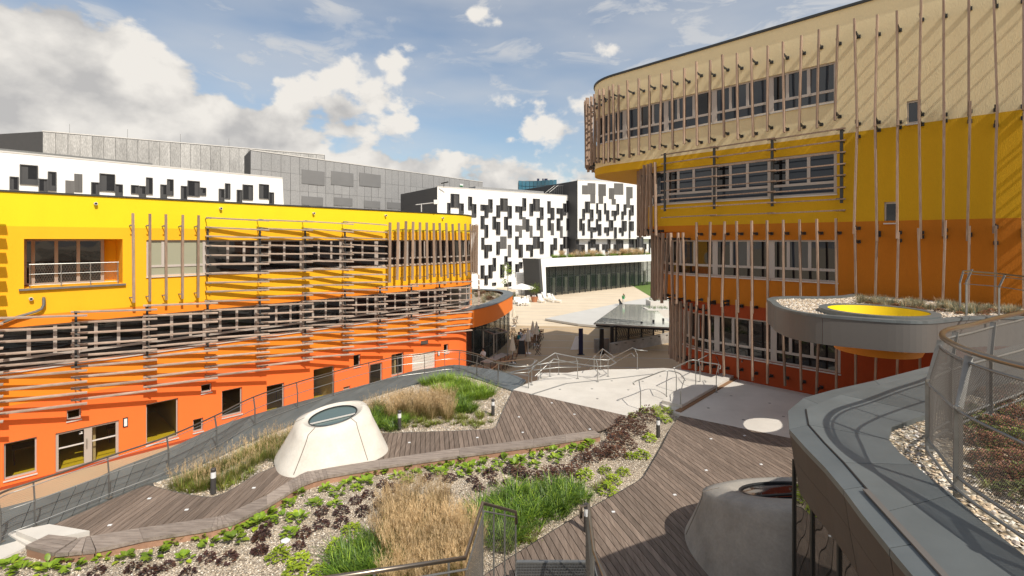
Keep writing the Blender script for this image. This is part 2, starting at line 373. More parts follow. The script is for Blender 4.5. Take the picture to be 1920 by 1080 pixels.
# ================================================================ facade tool
class Fac:
    """a vertical facade: straight run, then an arc round the corner; turn=+1 counter-clockwise"""
    def __init__(s, P0, d, ts, rad, turn, arc=90, tail=10):
        s.P0 = Vector(P0); s.d = Vector(d).normalized(); s.ts = ts; s.r = rad; s.turn = turn; s.arc = R(arc); s.tail = tail
        s.n = Vector((s.d.y, -s.d.x))*turn     # outward normal
        s.C = s.P0+s.d*ts-s.n*rad
        s.te = ts+rad*s.arc
    def frame(s, t):
        if t <= s.ts: return s.P0+s.d*t, s.n
        a = min((t-s.ts)/s.r, s.arc)
        ca, sa = math.cos(a), math.sin(a)
        n = s.n*ca+s.d*sa
        p = s.C+n*s.r
        if t > s.te: p = p+(s.d*ca-s.n*sa)*(t-s.te)
        return p, n
    def P(s, t, z, o=0.0):
        p, n = s.frame(t); p = p+n*o
        return Vector((p.x, p.y, z))
    def t_at(s, px, o=0.0):
        u = (px-960)/F; b = s.P0+s.n*o
        return (b.x-u*b.y)/(u*s.d.y-s.d.x)
    def z_at(s, px, py, o=0.0):
        t = s.t_at(px, o); y = (s.P0+s.n*o+s.d*t).y
        return CZ-(py-HZ)*y/F
    def segs(s, a, b):
        if b <= s.ts+1e-6 or a >= s.te: return [a, b]
        out = [a]; 
        k0 = max(a, s.ts); k1 = min(b, s.te); n = max(1, int(math.ceil((k1-k0)/(s.r*R(7)))))
        if k0 > a: out.append(k0)
        for i in range(1, n+1): out.append(k0+(k1-k0)*i/n)
        if b > s.te: out.append(b)
        return out
    def fbox(s, mb, t0, t1, z0, z1, o0, o1, mi=0):
        """box in facade coordinates, o0 inner offset, o1 outer offset"""
        g = s.segs(t0, t1)
        for i in range(len(g)-1):
            a, b = g[i], g[i+1]
            mb.hexa([s.P(a, z0, o0), s.P(b, z0, o0), s.P(b, z0, o1), s.P(a, z0, o1)], [s.P(a, z1, o0), s.P(b, z1, o0), s.P(b, z1, o1), s.P(a, z1, o1)], mi)
    def wall(s, mb, t0, t1, z0, z1, holes=(), depth=.16):
        ts = sorted(set([t0, t1]+[h[0] for h in holes]+[h[1] for h in holes]+([q for q in s.segs(t0, t1)])))
        ts = [t for t in ts if t0-1e-6 <= t <= t1+1e-6]
        zs = sorted(set([z0, z1]+[min(max(h[2], z0), z1) for h in holes]+[min(max(h[3], z0), z1) for h in holes]))
        def inh(t, z): return any(h[0]-1e-5 < t < h[1]+1e-5 and h[2]-1e-5 < z < h[3]+1e-5 for h in holes)
        for i in range(len(ts)-1):
            for j in range(len(zs)-1):
                a, b, c, d = ts[i], ts[i+1], zs[j], zs[j+1]
                if b-a < 1e-5 or d-c < 1e-5: continue
                if inh((a+b)/2, (c+d)/2): continue
                mb.quad(s.P(a, c), s.P(b, c), s.P(b, d), s.P(a, d))
        for h in holes:
            dp = h[4] if len(h) > 4 else depth
            a, b = h[0], h[1]; c = max(h[2], z0); d = min(h[3], z1)
            if d <= c: continue
            mb.quad(s.P(a, c), s.P(a, d), s.P(a, d, -dp), s.P(a, c, -dp)); mb.quad(s.P(b, c), s.P(b, d), s.P(b, d, -dp), s.P(b, c, -dp))
            g = s.segs(a, b)
            for i in range(len(g)-1):
                if h[3] <= z1+1e-6: mb.quad(s.P(g[i], d), s.P(g[i+1], d), s.P(g[i+1], d, -dp), s.P(g[i], d, -dp))
                if h[2] >= z0-1e-6: mb.quad(s.P(g[i], c), s.P(g[i+1], c), s.P(g[i+1], c, -dp), s.P(g[i], c, -dp))
def win_module(fac, par, t0, t1, z0, z1, fm, pm, flip=False, transom=.42, divs=(.24, .58), sill=True, o=-.10, outer=.05, blind=None):
    """window: frame with mullions and transom; panes and sill as sub-parts"""
    fb = MB(); fw = .07; w = t1-t0
    zt = z0+transom
    fac.fbox(fb, t0, t0+fw+outer, z0, z1, o-.05, o+.02); fac.fbox(fb, t1-fw-outer, t1, z0, z1, o-.05, o+.02)
    a, b = t0+fw+outer, t1-fw-outer
    fac.fbox(fb, a, b, z0, z0+fw, o-.05, o+.02); fac.fbox(fb, a, b, z1-fw, z1, o-.05, o+.02)
    if transom: fac.fbox(fb, a, b, zt, zt+fw*1.5, o-.05, o+.02)
    ds = [(1-q) for q in reversed(divs)] if flip else list(divs)
    cuts = [a+(b-a)*q for q in ds]
    for c in cuts: fac.fbox(fb, c-fw*.85, c+fw*.85, (zt+fw*1.5 if transom else z0+fw), z1-fw, o-.05, o+.018)
    f = fb.build('window', fm, par)
    if transom:
        p = MB(); fac.fbox(p, a, b, z0+fw, zt, o-.03, o-.015); p.build('pane', pm, f)
    edges = [a]+cuts+[b]; zb = zt+fw*1.5 if transom else z0+fw
    for i in range(len(edges)-1):
        e0 = edges[i]+(fw*.85 if i > 0 else 0); e1 = edges[i+1]-(fw*.85 if i < len(edges)-2 else 0)
        p = MB(); fac.fbox(p, e0, e1, zb, z1-fw, o-.03, o-.015)
        mm = pm
        if blind: mm = blind[i % len(blind)]
        p.build('pane', mm, f)
    if sill:
        p = MB(); fac.fbox(p, t0-.02, t1+.02, z0-.05, z0-.004, -.10, .06); p.build('sill', M['sill'], f)
    return f

# ================================================================ left building
LB = Fac((-18.95, 20.1), (.675, .738), 21.7, 4.0, 1, arc=100, tail=10)
LB.n = Vector((LB.d.y, -LB.d.x)); LB.C = LB.P0+LB.d*LB.ts-LB.n*LB.r
T0 = -14.0; TE = LB.te+6
left_b = thing('school_building', 'long yellow and orange school building with timber louvres on the left', 'building', LB.P(0, 0).to_tuple())
mod = [3.05+2.42*k for k in range(0, 12)]
holes_up = []; holes_mid = []
lo0 = LB.t_at(45); lo1 = LB.t_at(230); lz1 = LB.z_at(45, 448); lz0 = LB.z_at(45, 541)
holes_up.append((lo0, lo1, lz0, lz1, 1.7))
up_end = LB.te-1.0
holes_up.append((mod[0], up_end, 8.10, 9.80, .16))
holes_mid.append((-12.0, LB.ts+3.2, 4.58, 6.32, .16))
ground = []   # (x0, x1, ytop at x0, ybottom at x0, kind)
G = [(7, 69, 832, 902, 'shop'), (104, 223, 813, 899, 'door'), (274, 334, 758, 835, 'shop'), (125, 152, 770, 790, 'small'), (377, 397, 722, 738, 'small'),
     (416, 454, 733, 784, 'tall'), (362, 381, 787, 812, 'small'), (500, 533, 724, 775, 'tall'), (588, 627, 693, 760, 'tall'), (663, 676, 666, 689, 'small'),
     (694, 717, 684, 722, 'tall'), (734, 757, 665, 706, 'tall'), (644, 657, 726, 733, 'small'), (773, 817, 666, 700, 'garage'), (832, 841, 646, 663, 'small'), (789, 803, 640, 648, 'vent')]
for (x0, x1, ya, yb, k) in G:
    t0, t1 = LB.t_at(x0), LB.t_at(x1); z1 = LB.z_at(x0, ya); z0 = max(.03, LB.z_at(x0, yb))
    ground.append((t0, t1, z0, z1, k))
holes_gr = [(g[0], g[1], g[2], g[3], .22) for g in ground]
ztop = 11.7
def band(name, z0, z1, holes, m, label, t0=T0, t1=TE, fac=LB, par=left_b):
    b = MB(); fac.wall(b, t0, t1, z0, z1, [h for h in holes if h[3] > z0 and h[2] < z1]); return b.build(name, m, par, label=label)
band('wall', 10.35, ztop, holes_up, M['yellow'], 'bright yellow top band of wall')
band('wall', 6.76, 10.35, holes_up, M['amber'], 'golden amber wall band')
band('wall', 3.25, 6.76, holes_mid, M['orange'], 'orange wall band behind the louvres')
band('wall', 0.12, 3.25, holes_gr, M['vermilion'], 'red-orange ground floor wall')
b = MB(); LB.fbox(b, T0, TE, 0.0, .118, -.2, .03); b.build('plinth', M['red_r'], left_b)
# roof slab and coping
g = LB.segs(T0, LB.te)+[TE]; outl = [LB.P(t, 0) for t in g]
back = [outl[-1]+V(-22, 2, 0), outl[0]+V(-12, 14, 0)]
pts = [(p.x, p.y) for p in outl+back]
b = MB(); b.poly(pts, ztop-.06); b.skirt([pts[-3], pts[-2], pts[-1], pts[0]], 0, ztop-.06, closed=False); b.build('roof', M['zinc'], left_b)
b = MB(); LB.fbox(b, T0, TE, ztop, ztop+.07, -.35, .05); b.build('coping', M['dark_metal'], left_b)
# loggia
b = MB(); LB.fbox(b, lo0, lo1, lz0-.02, lz1+.02, -1.72, -1.70)
b.build('loggia_back', M['amber'], left_b)
win_module(LB, left_b, lo0+.02, lo1-.45, lz0+.03, lz1-.02, M['frame'], M['pane'], transom=0, divs=(.08, .38, .68), sill=False, o=-1.5)
b = MB(); LB.fbox(b, lo0-.15, lo1+.1, lz0-.08, lz0-.004, -.1, .12); b.build('sill', M['galv'], left_b)
rl = MB(); a0, a1 = lo0+.15, lo1-.12
for zz, rr in ((lz0+.95, .022), (lz0+.55, .012), (lz0+.1, .012)): rl.tube([LB.P(a0, zz, -.12), LB.P(a1, zz, -.12), LB.P(a1, zz, -.5)], rr, 6)
for k in range(4): t = a0+(a1-a0)*k/3.05+.02; rl.beam(LB.P(t, lz0, -.12), LB.P(t, lz0+.95, -.12), .04, .02)
for k in range(60):
    t = a0+(a1-a0)*k/60; w = (a1-a0)/60
    rl.tube([LB.P(t, lz0+.1, -.12), LB.P(min(t+w*4, a1), lz0+.92, -.12)], .0035, 3, caps=False); rl.tube([LB.P(min(t+w*4, a1), lz0+.1, -.12), LB.P(t, lz0+.92, -.12)], .0035, 3, caps=False)
rl.build('railing', M['steel'], left_b)
# window bands
first = True
t = mod[0]; k = 0
while t < up_end-.3:
    t2 = min(t+2.42, up_end)
    bl = None
    if k == 0: bl = [M['blind'], M['blind'], M['blind']]
    win_module(LB, left_b, t, t2, 8.10, 9.80, M['frame_l'] if k == 0 else M['frame'], M['blind'] if k == 0 else M['pane'], divs=(.24, .60) if k % 2 == 0 else (.40, .76), blind=bl, outer=.06)
    t = t2; k += 1
t = 3.05-2.42*6; k = 0
while t < LB.ts+3.1:
    t2 = min(t+2.42, LB.ts+3.2)
    win_module(LB, left_b, max(t, -12), t2, 4.58, 6.32, M['frame'], M['pane'], divs=(.24, .60) if k % 2 else (.40, .76), outer=.06)
    t = t2; k += 1
for (t0, t1, z0, z1, k) in ground:
    if k == 'door':
        f = MB(); fw = .10
        for a_, b_ in ((t0, t0+fw), (t1-fw, t1), ((t0+t1)/2-.13, (t0+t1)/2+.13)): LB.fbox(f, a_, b_, z0, z1, -.2, -.08)
        LB.fbox(f, t0+fw, (t0+t1)/2-.13, z1-fw, z1, -.2, -.08); LB.fbox(f, (t0+t1)/2+.13, t1-fw, z1-fw, z1, -.2, -.08)
        LB.fbox(f, t0+fw, (t0+t1)/2-.13, z0, z0+.14, -.2, -.08); LB.fbox(f, (t0+t1)/2+.13, t1-fw, z0, z0+.14, -.2, -.08)
        d = f.build('door', M['frame'], left_b)
        for s0, s1 in ((t0+fw, (t0+t1)/2-.13), ((t0+t1)/2+.13, t1-fw)):
            p = MB(); LB.fbox(p, s0, s1, z0+.14, z1-fw, -.16, -.15); p.build('pane', M['pane_room'], d)
            p = MB(); LB.fbox(p, s0, s1, z0+1.0, z0+1.06, -.15, -.13); p.build('push_bar', M['sill'], d)
        p = MB(); p.tube([LB.P((t0+t1)/2-.05, z0+.8, -.04), LB.P((t0+t1)/2-.05, z0+1.2, -.04)], .02, 6); p.build('handle', M['steel'], d)
    elif k == 'garage':
        f = MB(); n = 6; h = (z1-z0)/n
        for i in range(n): LB.fbox(f, t0, t1, z0+i*h+.008, z0+(i+1)*h-.008, -.2, -.14)
        f.build('garage_door', M['concrete'], left_b)
    elif k == 'vent':
        f = MB(); 
        for i in range(5): LB.fbox(f, t0, t1, z0+(z1-z0)*(i+.15)/5, z0+(z1-z0)*(i+.85)/5, -.12, -.04)
        f.build('vent_grille', M['galv'], left_b)
    else:
        win_module(LB, left_b, t0, t1, z0, z1, M['frame'], M['pane_room'], transom=0, divs=(), sill=(z0 > .3), o=-.14, outer=-.02)
# the room behind the ground floor windows
b = MB(); LB.fbox(b, T0+1, 21, .01, .03, -6.0, -.24); b.build('room_floor', M['room_floor'], left_b)
b = MB(); LB.fbox(b, T0+1, 21, .03, 3.0, -6.2, -6.0); b.build('room_wall', M['room_wall'], left_b)
b = MB(); LB.fbox(b, T0+1, 21, 3.0, 3.1, -6.2, -.24); b.build('room_ceiling', M['room_wall'], left_b)
for tt in (-4, 1.2, 4.6, 8.2, 12.4, 16.8):
    b = MB(); LB.fbox(b, tt, tt+.12, .03, 3.0, -6.0, -.5); b.build('room_partition', M['room_wall'], left_b)
for tt in (-1.2, 2.0, 6.0, 10.0, 14.0):
    b = MB(); LB.fbox(b, tt, tt+1.1, .70, .74, -3.2, -2.4)
    for du in (.05, 1.0): LB.fbox(b, tt+du, tt+du+.05, .03, .70, -3.1, -3.05); LB.fbox(b, tt+du, tt+du+.05, .03, .70, -2.55, -2.5)
    tag(b.build('room_table', M['brown_wood']), ['wooden table inside the room behind the double door', 'wooden table inside behind the big ground floor window', 'wooden table inside behind the third ground floor window', 'wooden table inside behind the middle ground floor windows', 'wooden table inside behind the window left of the garage door'][[-1.2, 2.0, 6.0, 10.0, 14.0].index(tt)], 'table')
# sticker on the double door, exit sign on the hall and marks on the far tower roof
g_ = ground[1]; tm = (g_[0]+g_[1])/2-.30
b = MB(); LB.fbox(b, tm, tm+.15, g_[3]-.30, g_[3]-.17, -.148, -.142); b.build('door_sticker', M['black'], left_b)
b = MB(); LB.fbox(b, tm+.02, tm+.13, g_[3]-.29, g_[3]-.26, -.141, -.139); LB.fbox(b, tm+.07, tm+.12, g_[3]-.235, g_[3]-.20, -.141, -.139); tag(b.build('sticker_print', M['white_pl'], left_b), kind='stuff')
# lights on the wall
for (x, y0, y1) in ((235, 783, 800), (822, 658, 667)):
    t = LB.t_at(x); za, zb_ = LB.z_at(x, y1), LB.z_at(x, y0)
    b = MB(); LB.fbox(b, t-.09, t+.09, za, zb_, 0, .05); w = b.build('wall_lamp', M['black'], left_b)
    b = MB(); LB.fbox(b, t-.055, t+.055, za+.04, zb_-.04, .05, .075); b.build('lamp_glass', M['lampglass'], w)
for (x, y) in ((179, 382), (413, 391), (587, 400), (722, 404), (829, 409), (58, 560)):
    p = LB.P(LB.t_at(x), LB.z_at(x, y), 0); n = V(LB.n.x, LB.n.y, 0)
    b = MB(); b.tube([p-n*.02, p+n*.16], .065, 10); b.build('ceiling_spot', M['sill'], left_b); b = MB(); b.tube([p+n*.158, p+n*.165], .045, 10); b.build('spot_lens', M['black'], left_b)
# drain pipe
pth = [LB.P(LB.t_at(x, .15), LB.z_at(x, y, .15), .15) for x, y in ((-30, 617), (0, 607), (30, 595), (68, 584), (78, 579), (82, 572), (82, 560))]
b = MB(); b.tube([pth[0]]+pth+[LB.P(LB.t_at(82), pth[-1].z+.02, 0)], .055, 8); b.build('drain_pipe', M['galv'], left_b)
# --- timber louvres (every plank a part)
posts = [.58+2.425*k for k in range(-4, 10)]
OFF = .50
def louvre(ta, tb, za, zb_, oa, ob, th=.048, dp=.14):
    a = LB.P(ta, za, oa); c = LB.P(tb, zb_, ob)
    mb = MB(); n = V(LB.n.x, LB.n.y, 0); mb.beam(a, c, dp, th, up=(n.x*.25, n.y*.25, 1))
    mb.build('louvre', M['louvre'], left_b)
def bracket(t, z, o, par=left_b, fac=LB, L_=.5):
    mb = MB(); mb.beam(fac.P(t, z-.04, 0.0), fac.P(t, z, o+.05), .035, .05)
    mb.beam(fac.P(t-.06, z, o-.02), fac.P(t+.10, z-.03, o+.10), .03, .06); return mb
for i in range(len(posts)-1):
    ta, tb = posts[i], posts[i+1]
    if tb > LB.te: break
    rj = random.Random(i); ja = rj.uniform(-.10, .06); jb = rj.uniform(-.02, .22); jz = rj.uniform(-.09, .03)
    tbx = tb+.32
    br = MB()
    lowr = 9
    for r in range(lowr):
        z = 6.81-.46*r
        louvre(ta-.16, tbx, z+rj.uniform(-.02, .02), z-.12+jz+rj.uniform(-.02, .02), OFF-.05+ja, OFF+.16+jb)
        bracket(ta, z, OFF).build('bracket', M['galv'], left_b)
    upf = 2 <= i-4 <= 5
    if upf:
        for r in range(9):
            z = 10.89-.455*r
            louvre(ta-.10, tbx-.02, z+rj.uniform(-.02, .02), z-.06+jz+rj.uniform(-.02, .02), OFF-.05+ja, OFF+.16+jb)
            bracket(ta, z, OFF).build('bracket', M['galv'], left_b)
    segz = [(6.75, 4.45)] + ([(10.35, 8.0), (6.75, 4.45)][0:1] if upf else [])
    for (zt_, zb_) in segz:
        pm_ = MB(); pm_.beam(LB.P(ta, zb_, OFF-.12), LB.P(ta, zt_, OFF-.12), .08, .09, up=(LB.n.x, LB.n.y, 0))
        pm_.build('louvre_post', M['dark_metal'], left_b)
# last bays wrap the corner
for r in range(9):
    z = 6.81-.46*r
    if r < 6:
        mbx = MB(); mbx.beam(LB.P(24.75, z-.1, OFF+.1), LB.P(26.3, z+.05, OFF+.35), .15, .07); mbx.build('louvre', M['louvre'], left_b)
# --- vertical slats
def slat(fac, par, t, zb_, zt_, o, tilt, m, w=.15, d=.05, lean=0.0):
    mbs = MB(); _, n = fac.frame(t); n3 = V(n.x, n.y, 0); tg = V(-n.y, n.x, 0)
    a = fac.P(t, zb_, o-lean)-tg*tilt; c = fac.P(t, zt_, o+lean)+tg*tilt
    mbs.beam(a, c, w, d, up=n3); s_ = mbs.build('slat', m, par)
    for z in (zb_+(zt_-zb_)*.05, zt_-(zt_-zb_)*.14):
        b_ = MB(); b_.beam(fac.P(t-.07, z+.0, 0), fac.P(t, z+.03, o), .03, .05); b_.beam(fac.P(t-.12, z+.03, o-.06), fac.P(t+.02, z+.03, o-.05), .04, .04)
        b_.build('bracket', M['galv'], par)
rs = random.Random(3)
for x in (250, 281, 311.5, 342.5, 372): t = LB.t_at(x, .45); slat(LB, left_b, t, 7.0, 11.0, .45, rs.uniform(-.03, .03), M['slat'], w=.10, d=.06)
t = LB.t_at(731, .5); k = 0
while t < LB.te+1.0:
    tl = .04*math.sin(k*.9) if t < LB.ts-2 else -.10
    slat(LB, left_b, t, 7.12+rs.uniform(-.1, .08), 11.0+rs.uniform(-.06, .06), .5, tl, M['slat'], w=.19, d=.05, lean=0.02)
    t += .34 if t > LB.ts+1 else .60; k += 1
# far-left slats whose shadows show at the left edge
for k in range(7):
    z = 12.0-.56*k
    b = MB(); b.beam(LB.P(-5.2, z, 1.5), LB.P(-1.72, z, 1.6), .30, .10); b.build('louvre', M['louvre'], left_b)

# ================================================================ cafe pavilion
cafe = thing('cafe_pavilion', 'low curved cafe pavilion with orange band, glass front and planted roof', 'pavilion', (-3, 42, 0))
cp = [(-4.6, 35.8), (-3.9, 36.4), (-2.95, 37.5), (-2.1, 39.0), (-1.43, 40.6), (-.85, 42.7), (-.35, 45.0), (.03, 47.4), (-.02, 49.4), (-.6, 51.2), (-1.9, 52.4), (-4, 53.0), (-9, 53.2)]
def smooth_poly(p, n=4):
    out = []
    for i in range(len(p)-1):
        p0 = Vector(p[max(i-1, 0)]); p1 = Vector(p[i]); p2 = Vector(p[i+1]); p3 = Vector(p[min(i+2, len(p)-1)])
        for k in range(n):
            s_ = k/n; out.append(.5*((2*p1)+(-p0+p2)*s_+(2*p0-5*p1+4*p2-p3)*s_*s_+(-p0+3*p1-3*p2+p3)*s_**3))
    out.append(Vector(p[-1])); return out
cps = smooth_poly(cp, 4)
def offs(p, d):
    out = []
    for i in range(len(p)):
        t_ = (Vector(p[min(i+1, len(p)-1)])-Vector(p[max(i-1, 0)])).normalized()
        out.append(Vector((p[i][0]-t_.y*d, p[i][1]+t_.x*d)))
    return out
def strip(mb, A, B, z0, z1, mi=0):
    """solid ring segment between two paths"""
    for i in range(len(A)-1):
        a, b_, c, d = A[i], A[i+1], B[i+1], B[i]
        mb.hexa([(q[0], q[1], z0) for q in (a, b_, c, d)], [(q[0], q[1], z1) for q in (a, b_, c, d)], mi)
inn = offs(cps, .18)
b = MB(); strip(b, cps, inn, 3.02, 4.40); b.build('orange_band', M['cafe_orange'], cafe)
b = MB(); strip(b, offs(cps, -.05), offs(cps, .95), 4.40, 4.47); b.build('roof_coping', M['zinc'], cafe)
b = MB(); q = offs(cps, .2); b.poly([(p.x, p.y) for p in q]+[(-9, 40), (-6.5, 38)], 4.2); b.build('roof_gravel', M['gravel_big'], cafe)
b = MB(); q = offs(cps, .2); b.poly([(p.x, p.y) for p in q]+[(-9, 40), (-6.5, 38)], 3.0); b.build('ceiling', M['dgrey'], cafe)
ing = offs(cps, .35)
for i in range(0, len(ing)-3, 3):
    a, c = ing[i], ing[i+3]
    p = MB(); p.hexa([(a.x, a.y, .1), (c.x, c.y, .1), (c.x, c.y+.02, .1), (a.x, a.y+.02, .1)], [(a.x, a.y, 3.0), (c.x, c.y, 3.0), (c.x, c.y+.02, 3.0), (a.x, a.y+.02, 3.0)])
    p.build('glass_pane', M['pane_clear'], cafe)
    p = MB(); p.beam((a.x, a.y, 0), (a.x, a.y, 3.02), .07, .12); p.beam((a.x, a.y, 1.0), (c.x, c.y, 1.0), .04, .04)
    p.build('glazing_bar', M['dark_metal'], cafe)
b = MB(); b.poly([(p.x, p.y) for p in ing]+[(-9, 40), (-6.5, 38)], .02); b.build('floor', M['dgrey'], cafe)
b = MB()
b.skirt([(-9, 40), (-9, 52.8)], 0, 3, closed=False); b.build('back_wall', M['brown_wood'], cafe)
for (x, y) in ((-3.2, 41), (-2.4, 43), (-4.2, 42.5), (-3, 46)):
    b = MB(); b.lathe((x, y, 2.1), [(.02, .0), (.2, .1), (.26, .26), (.2, .42), (.02, .5)], 12); b.build('globe_lamp', M['lampglass'], cafe, smooth=True)
# entrance frame
b = MB()
e0 = gp(926, 690, 0); e1 = gp(952, 684, 0)
for p in (e0, e1, e0+V(-.9, 1.6, 0), e1+V(-.9, 1.6, 0)): b.beam(p, p+V(0, 0, 2.6), .08, .08)
for p, q in ((e0, e1), (e0+V(-.9, 1.6, 0), e1+V(-.9, 1.6, 0)), (e0, e0+V(-.9, 1.6, 0)), (e1, e1+V(-.9, 1.6, 0))): b.beam(p+V(0, 0, 2.6), q+V(0, 0, 2.6), .08, .08)
b.build('entrance_frame', M['galv'], cafe)
b = MB(); p, q = e1, e1+V(-.9, 1.6, 0); b.quad(p+V(0, 0, .05), q+V(0, 0, .05), q+V(0, 0, 2.55), p+V(0, 0, 2.55)); b.build('glass_pane', M['pane_clear'], cafe)

# ================================================================ right building
def mk(ts): 
    f_ = Fac((12.7, 18.7), (-.688, .726), ts, 2.5, -1, arc=90)
    f_.n = Vector((-f_.d.y, f_.d.x)); f_.C = f_.P0+f_.d*ts-f_.n*f_.r; return f_
FA, FB, FC, FD = mk(10.45), mk(6.92), mk(6.05), mk(5.02)
TR = -16.0
right_b = thing('tall_building', 'tall curved building in cream, ochre, orange and red bands with timber poles', 'building', (12.7, 18.7, 3.6))
def rb_outline(f_):
    g_ = f_.segs(TR, f_.te)+[f_.te+13]; o_ = [f_.P(t, 0) for t in g_]
    o_ = o_+[o_[-1]+V(12, -9, 0)*1.2, o_[0]+V(10, 4, 0)]
    return [(p.x, p.y) for p in o_]
levels = [(FA, 13.5, 18.7), (FB, 10.2, 13.5), (FC, 6.9, 10.2), (FD, 0.0, 6.9)]
SW0, SW1 = FA.t_at(1700), FA.t_at(1765)
sw_h = [(FA.t_at(1727), FA.t_at(1700), FA.z_at(1700, 233), FA.z_at(1700, 190))]
sq_h = [(FB.t_at(1684), FB.t_at(1658), FB.z_at(1658, 418), FB.z_at(1658, 379))]
HA = [(.12, FA.te-.25, 15.19, 16.76, .15)]+[(min(h[0], h[1]), max(h[0], h[1]), h[2], h[3], .12) for h in sw_h]
HB = [(.12, FB.te-.6, 11.60, 13.28, .15)]+[(min(h[0], h[1]), max(h[0], h[1]), h[2], h[3], .12) for h in sq_h]
HC = [(.08, FC.te-.3, 8.14, 9.80, .15)]
HD = [(.0, FD.te-.9, 4.62, 6.34, .15)]
def rband(f_, z0, z1, holes, m, label): band('wall', z0, z1, holes, m, label, t0=TR, t1=f_.te+13, fac=f_, par=right_b)
rband(FA, 13.9, 18.7, HA, M['cream'], 'cream top storey wall'); rband(FA, 13.5, 13.9, [], M['yellow_r'], 'ochre strip under the cream storey')
rband(FB, 10.5, 13.5, HB, M['yellow_r'], 'ochre yellow wall band'); rband(FB, 10.2, 10.5, [], M['orange_r'], 'orange strip under the ochre storey')
rband(FC, 6.9, 10.2, HC, M['orange_r'], 'orange wall band'); rband(FD, 3.5, 6.9, HD, M['red_r'], 'red ground floor wall'); rband(FD, 0, 3.5, [], M['red_r'], 'red lower wall')
b = MB(); b.poly(rb_outline(FA), 18.66); b.build('roof', M['zinc'], right_b)
b = MB(); b.poly(rb_outline(FA), 13.5); b.build('soffit', M['yellow_r'], right_b, label='ochre soffit under the overhanging cream storey')
b = MB(); b.poly(rb_outline(FB), 10.2); b.build('soffit', M['orange_r'], right_b, label='orange soffit under the ochre storey')
b = MB(); b.poly(rb_outline(FC), 6.9); b.build('soffit', M['red_r'], right_b, label='red soffit under the orange storey')
b = MB(); FA.fbox(b, TR, FA.te+13, 18.70, 18.80, -.4, .07); b.build('coping', M['dark_metal'], right_b)
def rrow(f_, H, pm, curt=None):
    t0, t1, z0, z1 = H[0][:4]; t = t0; k = 0
    while t < t1-.35:
        t2 = min(t+2.42, t1)
        if t1-t2 < .5: t2 = t1
        bl = None
        if curt: bl = [curt[(k*3+i) % len(curt)] for i in range(3)]
        win_module(f_, right_b, t, t2, z0, z1, M['frame_l'], pm, divs=(.40, .76) if k % 2 == 0 else (.28, .62), blind=bl, outer=.05, flip=(k % 3 == 1)); t = t2; k += 1
rrow(FA, HA, M['pane_blue'], [M['pane_blue'], M['pane_blue'], M['pane'], M['pane_blue']])
rrow(FB, HB, M['pane_blue'], [M['pane_blue'], M['pane_blue'], M['pane']])
rrow(FC, HC, M['pane'], [M['pane'], M['pane_blue'], M['pane']]); rrow(FD, HD, M['pane'])
h = HA[1]; win_module(FA, right_b, *h[:4], M['frame_l'], M['pane_blue'], transom=0, divs=(), o=-.08, outer=-.02)
h = HB[1]; win_module(FB, right_b, *h[:4], M['frame_l'], M['pane'], transom=0, divs=(), o=-.08, outer=-.02)
# poles
rp = random.Random(11)
def pole(f_, t, zb_, zt_, o=.52, tilt=None, L2=True):
    if tilt is None: tilt = rp.uniform(-.05, .05)
    _, n = f_.frame(t); n3 = V(n.x, n.y, 0); tg = V(-n.y, n.x, 0)
    mbs = MB(); ln = rp.uniform(-.06, .06)
    mbs.beam(f_.P(t, zb_, o-ln)-tg*tilt, f_.P(t, zt_, o+ln)+tg*tilt, .06, .15, up=n3); mbs.build('pole', M['slat_r'], right_b)
    for z, s_ in ((zb_+.22, -1), (zt_-.55 if zt_-zb_ > 3.5 else zt_-.3, 1)):
        oo = o+ln*s_*.8; b_ = MB()
        b_.beam(f_.P(t, z, 0), f_.P(t, z+.02, oo-.04), .05, .07); b_.beam(f_.P(t, z-.05, oo-.08), f_.P(t, z+.08, oo-.02), .05, .05)
        b_.box(f_.P(t, z, .015), (.12, .12, .12), math.atan2(n.y, n.x))
        b_.build('bracket', M['dark_metal'], right_b)
t = .02-.61*13
while t < FA.te+4:
    zb_ = 14.25 if t < FA.ts-2 else 14.0
    if t < -.3: zb_ = 13.85
    pole(FA, t, zb_+rp.uniform(-.12, .12), 17.95+rp.uniform(-.12, .1)); t += .61 if t < FA.ts-1 else .30
t = .02-.61*13
while t < -.3:
    pole(FB, t, 9.9+rp.uniform(-.3, .15), 14.2+rp.uniform(-.2, .3)); pole(FC, t, 6.9+rp.uniform(-.3, .3), 10.35+rp.uniform(-.3, .15)); t += .61
t = 7.55
while t < FB.te+3: pole(FB, t, 10.0+rp.uniform(-.1, .1), 13.65); t += .27
t = .02
while t < FC.te+3:
    pole(FC, t, 6.75+rp.uniform(-.1, .1), 10.62 if t < FC.ts else 10.15); t += .61 if t < FC.ts-.3 else .28
t = .02-.61*6
while t < FD.te+3:
    pole(FD, t, 3.85+rp.uniform(-.1, .1), 7.2 if t < FD.ts else 6.85); t += .61 if t < FD.ts-.3 else .28
# horizontal louvres on the ochre storey
pr = [-.12, 2.32, 4.75, 7.15]
for r in range(8):
    z = 14.0-.44*r
    for i in range(3):
        a, c = pr[i], pr[i+1]
        b = MB(); b.beam(FB.P(a-.15, z+rp.uniform(-.015, .015), .50), FB.P(c+.18, z-.02, .42), .06, .05); b.build('louvre', M['slat_r'], right_b)
        b = MB(); b.box(FB.P(a+.05, z, .44), (.22, .12, .06), math.atan2(-.688, .726)); b.beam(FB.P(a, z, 0), FB.P(a, z, .44), .04, .05); b.build('bracket', M['dark_metal'], right_b)
for a in pr:
    b = MB(); b.beam(FB.P(a, 11.2, .40), FB.P(a, 14.05, .40), .10, .07, up=(FB.n.x, FB.n.y, 0)); b.build('louvre_post', M['dark_metal'], right_b)

